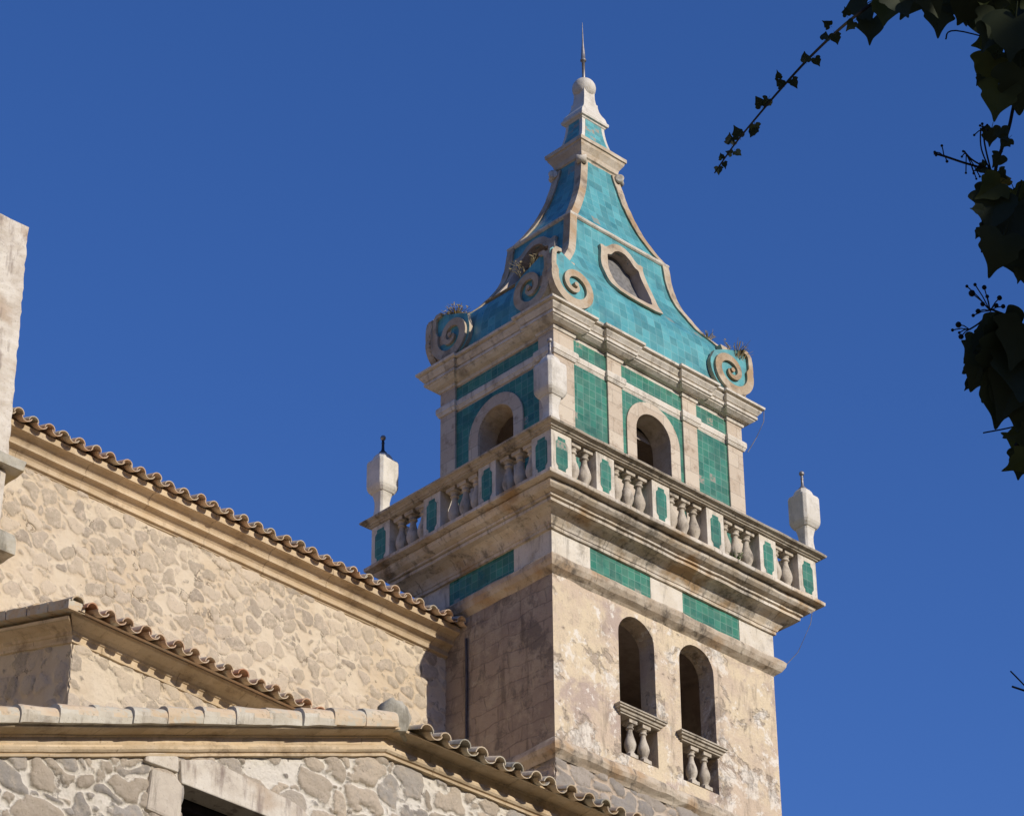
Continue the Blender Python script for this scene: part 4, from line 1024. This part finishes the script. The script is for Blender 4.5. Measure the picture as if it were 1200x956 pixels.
tuft((-2.2, .98, 3.86), .13, 80, .22, 'dry_grass', 'dry straw tuft on top of the far left roof scroll, on the shaded side', 1)
tuft((2.12, -1.42, 3.78), .30, 60, .24, 'dry_grass', 'dry brown tuft on top of the right hand roof scroll, against the sky', 2)
tuft((1.72, -1.12, 4.16), .14, 30, .12, 'dry_grass', 'tiny dry tuft on the right roof edge just above the scroll', 3)
tuft((-2.0, -.55, 3.98), .34, 50, .28, 'dry_grass', 'pale straggly tuft below the shaded dormer, beside the near roof scrolls', 4)
tuft((1.05, -2.09, -.868), .16, 26, .12, 'green_weed', 'small green weed at the foot of the balcony balusters', 5)

# ================================================================== IVY in the near foreground (hangs from the added evergreen to the right)
IVO = Vector((-32.40, -31.735, -26.452)); IVD = 4.6; KI = IVD/3751.57
def I(u, v, dd=0): k = 1+dd/IVD; return IVO+(FW*IVD+RT*((u-600)*KI)+UP*((478-v)*KI))*k
ivy = empty('ivy', I(1260, 300), 'dark ivy hanging in the upper right foreground with a thin trailing shoot and berries', 'ivy')
LEAF = [(0, 0), (.20, -.17), (.46, -.10), (.60, .12), (.47, .27), (.47, .42), (.33, .60), (.13, .84), (0, 1.10), (-.13, .84), (-.33, .60), (-.47, .42), (-.47, .27), (-.60, .12), (-.46, -.10), (-.20, -.17)]
def ivy_leaf(m, c, size, ang, rng, mi=0, flat=.5, wide=1.0, lob=.0):
    """c = leaf base; ang = direction the tip points, degrees clockwise from up in the view plane"""
    tip = (UP*math.cos(R(ang))+RT*math.sin(R(ang))); tip = (tip+FW*rng.uniform(-flat, flat)).normalized()
    n = (-FW+RT*rng.uniform(-flat, flat)+UP*rng.uniform(-flat, flat)); sd = tip.cross(n).normalized(); n = sd.cross(tip).normalized()
    L = [(x*wide*(1+rng.uniform(-.12, .12)), y*(1+rng.uniform(-.06, .06))) for x, y in LEAF]
    bend = rng.uniform(-.3, .35); cup = rng.uniform(-.1, .4)
    f = lambda x, y: c+sd*(x*size)+tip*(y*size)+n*(size*(cup*abs(x)-bend*y*y))
    rim = []
    for i in range(len(L)):
        p0, p1, p2, p3 = L[i-1], L[i], L[(i+1) % len(L)], L[(i+2) % len(L)]
        for q in range(4):
            t = q/4; rim.append(tuple(.5*(2*b+(-a+c_)*t+(2*a-5*b+4*c_-d)*t*t+(-a+3*b-3*c_+d)*t*t*t) for a, b, c_, d in zip(p0, p1, p2, p3)))
    mx = max(q[1] for q in rim); NR = 3; grid = []
    for r in range(NR+1):
        k = r/NR; grid.append([m.vert(f(x*k, y*k+(1-k)*min(max(y, .1), .75*mx))) for x, y in rim])
    N_ = len(rim)
    for r in range(NR):
        for i in range(N_):
            j_ = (i+1) % N_; m.face([grid[r][i], grid[r][j_], grid[r+1][j_], grid[r+1][i]], None, mi, True)
    m.tube([c, c-tip*(size*.35)+n*(size*.1)], [size*.022, size*.014], 4, mi)
rng = random.Random(21)
def curve(pts, n=6, dd=0):
    q = smooth([(u, v, d) for u, v, d in pts], n); return [I(u, v, d) for u, v, d in q]
# thin trailing shoot
m = MB(); shoot = [(1100, -40, .1), (1050, -15, .06), (1014, 10, .02), (985, 33, 0), (950, 66, -.02), (915, 104, -.04), (886, 138, -.05), (860, 170, -.06), (837, 203, -.06)]
m.tube(curve(shoot), [.0032-.0022*i/(len(smooth(shoot, 6))-1) for i in range(len(smooth(shoot, 6)))], 6); m.build('trailing_shoot', 'bark', ivy)
m = MB()
for (u, v, s, a) in [(1000, 26, 15, 230), (992, 18, 12, 330), (978, 40, 15, 170), (966, 46, 13, 20), (972, 30, 12, 300), (955, 68, 13, 150), (944, 72, 14, 340), (928, 93, 14, 160), (917, 100, 13, 320), (912, 92, 11, 0), (900, 116, 15, 200), (892, 124, 15, 330), (884, 146, 15, 160), (866, 160, 17, 330), (884, 150, 14, 215), (857, 180, 9, 300), (856, 168, 15, 0), (862, 177, 11, 150), (846, 186, 9, 330), (848, 190, 9, 160), (842, 196, 11, 190)]:
    ivy_leaf(m, I(u, v, -.04), s*KI*.84, a+rng.uniform(-15, 15), rng, 0, .5)
m.build('shoot_leaves', 'ivy_leaf', ivy)
# stems
m = MB()
for pts, r in (([(1290, -60, .2), (1225, 30, .15), (1192, 110, .1), (1182, 150, .08), (1166, 206, .05), (1190, 226, .05), (1240, 260, .1)], .0026), ([(1166, 204, .05), (1152, 250, .05), (1150, 296, .05)], .0011), ([(1240, 330, .1), (1200, 370, .08), (1160, 362, .05)], .0018), ([(1250, 470, .1), (1200, 496, .05), (1152, 507, .02)], .0011), ([(1260, 30, .1), (1195, 50, .06), (1120, 36, .03), (1108, 46, .02)], .0012), ([(1260, 560, .1), (1210, 540, .05), (1190, 520, .03)], .003), ([(1240, 850, .1), (1205, 808, .02), (1184, 786, 0)], .0012), ([(1210, 812, .02), (1186, 804, 0)], .0016), ([(1290, -60, .2), (1300, 200, .2), (1280, 420, .15), (1270, 640, .15), (1262, 860, .15)], .011)):
    m.tube(curve(pts), r, 6)
m.build('stem', 'bark', ivy)
# leaf clumps
def clump(lst, name='foliage', extra=(), seed=1, mats=('ivy_leaf', 'ivy_olive', 'ivy_yellow')):
    rg = random.Random(seed); m = MB()
    for q in lst:
        u, v, s, a = q[:4]; mi = q[4] if len(q) > 4 else 0; fl = .35
        ivy_leaf(m, I(u, v, rg.uniform(-.04, .06)), s*KI*(.86 if s > 30 else .95), a+rg.uniform(-6, 6), rg, mi, fl, 1.15)
    for (u0, u1, v0, v1, n, smin, smax) in extra:
        for k in range(n):
            ivy_leaf(m, I(rg.uniform(u0, u1), rg.uniform(v0, v1), rg.uniform(0, .25)), rg.uniform(smin, smax)*KI, rg.uniform(110, 250), rg, 1 if rg.random() < .18 else 0, .7, 1.2)
    return m.build(name, list(mats), ivy)
clump([(1022, 22, 34, 185), (1016, 4, 34, 245), (1040, 2, 30, 180, 1), (1050, -8, 38, 165), (1072, -10, 42, 200), (1084, -12, 40, 150), (1100, 8, 38, 190), (1122, -8, 42, 165), (1140, -6, 46, 200), (1150, 8, 50, 170), (1168, 46, 34, 260, 1), (1165, 70, 44, 200, 1), (1172, 100, 46, 190, 1), (1178, 62, 60, 165), (1190, 20, 60, 190), (1196, 80, 60, 175), (1170, 20, 50, 205), (1150, 90, 12, 210)],
      extra=[(1130, 1330, -70, 0, 60, 30, 46), (1188, 1340, 0, 80, 70, 34, 50)], seed=2)
clump([(1172, 152, 16, 150), (1182, 162, 15, 215), (1162, 150, 22, 185), (1172, 182, 17, 210), (1155, 196, 14, 260), (1170, 200, 13, 140), (1178, 216, 15, 340, 2), (1172, 214, 36, 235, 1), (1150, 246, 13, 275), (1150, 270, 12, 215), (1157, 290, 8, 120), (1166, 232, 50, 190), (1160, 222, 34, 205), (1176, 276, 52, 200), (1192, 288, 50, 170), (1172, 262, 44, 215), (1180, 244, 62, 200), (1190, 236, 84, 188), (1200, 250, 70, 160), (1196, 316, 16, 190), (1188, 222, 30, 150, 1)],
      extra=[(1204, 1330, 196, 285, 44, 34, 52)], seed=3)
clump([(1196, 384, 60, 250), (1162, 392, 42, 200), (1148, 402, 36, 215), (1150, 424, 40, 195), (1186, 394, 76, 232), (1200, 380, 60, 200), (1176, 446, 62, 196), (1190, 446, 62, 180), (1194, 400, 92, 205), (1206, 408, 80, 190), (1180, 386, 46, 230), (1138, 446, 14, 215), (1172, 420, 66, 185), (1200, 420, 84, 200)],
      extra=[(1206, 1330, 384, 440, 50, 38, 56)], seed=4)
clump([(1208, 505, 36, 255, 1), (1208, 520, 40, 285, 1), (1204, 534, 36, 225, 1), (1200, 532, 34, 200), (1215, 500, 34, 200)], extra=[(1240, 1340, 480, 540, 24, 30, 44), (1270, 1340, 640, 830, 16, 30, 44)], seed=5)
# berry clusters
def berries(c, rays, name='berry_cluster', seed=1, br=4.2):
    rg = random.Random(seed); m = MB()
    for (u, v, s) in rays:
        p0 = I(*c); p1 = I(u, v, c[2] if len(c) > 2 else 0)+FW*rg.uniform(-.02, .02)
        m.tube([p0, p0.lerp(p1, .5)+UP*.002, p1], .0009, 5)
        r = s*KI; m.lathe(p1-Vector((0, 0, r)), [(r*math.sin(math.pi*k/6)+1e-5, r-r*math.cos(math.pi*k/6)) for k in range(7)], 8, 1)
    return m.build(name, ['bark', 'berry'], ivy)
berries((1160, 364, .05), [(1137, 344, 4.2), (1144, 333, 2.2), (1134, 335, 2), (1152, 337, 3), (1171, 349, 3.2), (1167, 358, 3), (1152, 356, 3), (1158, 347, 2.4), (1144, 365, 3.2), (1138, 370, 2.2), (1163, 368, 3), (1175, 359, 2.8)], seed=1)
berries((1136, 386, .05), [(1125, 380, 3.8), (1128, 394, 3.4), (1114, 387, 2), (1122, 390, 1.8)], seed=2)
m = MB(); m.tube(curve([(1160, 366, .05), (1148, 378, .05), (1136, 386, .05)]), .0014, 5); m.build('berry_stalk', 'bark', ivy)
for pts, r in (([(1162, 200, .05), (1130, 191, .04), (1106, 183, .03), (1094, 180, .03)], .0018), ([(1162, 200, .05), (1140, 188, .04), (1130, 178, .03)], .0014), ([(1162, 204, .05), (1154, 170, .04), (1152, 148, .03)], .0014), ([(1162, 204, .05), (1150, 175, .04), (1149, 150, .03)], .0012)):
    m = MB(); m.tube(curve(pts), r, 5); m.build('berry_stalk', 'bark', ivy)
berries((1152, 152, .03), [(1147, 148, 1.6), (1151, 145, 1.8), (1156, 147, 1.6), (1160, 151, 1.5), (1142, 158, 1.6), (1155, 154, 1.4)], seed=3)
berries((1106, 183, .03), [(1094, 179, 1.8), (1095, 183, 1.6), (1103, 171, 1.7), (1108, 190, 1.9), (1104, 184, 1.5)], seed=4)
berries((1132, 180, .03), [(1129, 177, 1.6), (1128, 183, 1.5), (1133, 202, 1.5), (1143, 202, 1.8), (1145, 209, 1.4), (1150, 206, 1.5)], seed=5)

# unseen evergreen added out of frame on the right to shade the ivy
tc = I(1230, 300)+SD*4.0
tr = empty('added_tree', (tc.x, tc.y, GZ), 'dense evergreen added unseen right of the view to shade the ivy', 'added_tree')
m = MB(); m.tube([(tc.x, tc.y, GZ-.1), (tc.x+.1, tc.y, GZ+1.5), (tc.x, tc.y+.1, GZ+3.5), (tc.x+.1, tc.y, tc.z), (tc.x, tc.y, tc.z+1.6)], [.30, .24, .2, .15, .05], 10)
m.tube([Vector((tc.x, tc.y, tc.z-1.2)), tc.lerp(I(1300, 100), .5), I(1300, 60, .2), I(1290, -60, .2)], [.12, .07, .04, .02], 8)
m.build('added_trunk', 'bark', tr)
m = MB(); rg = random.Random(11)
for k in range(5200):
    v = Vector((rg.gauss(0, 1), rg.gauss(0, 1), rg.gauss(0, 1))).normalized()*2.5*rg.random()**.4; c = tc+Vector((v.x, v.y, v.z*1.05))
    if (c-IVO).dot(RT) < .24*max(0.3, (c-IVO).dot(FW))+.45: continue
    a = Vector((rg.gauss(0, 1), rg.gauss(0, 1), rg.gauss(0, 1))).normalized(); b = a.orthogonal().normalized(); s_ = rg.uniform(.10, .2)
    m.poly([c, c+a*s_*.5+b*s_*.32, c+a*s_, c+a*s_*.5-b*s_*.32])
m.build('added_crown', 'added_tree_leaf', tr)
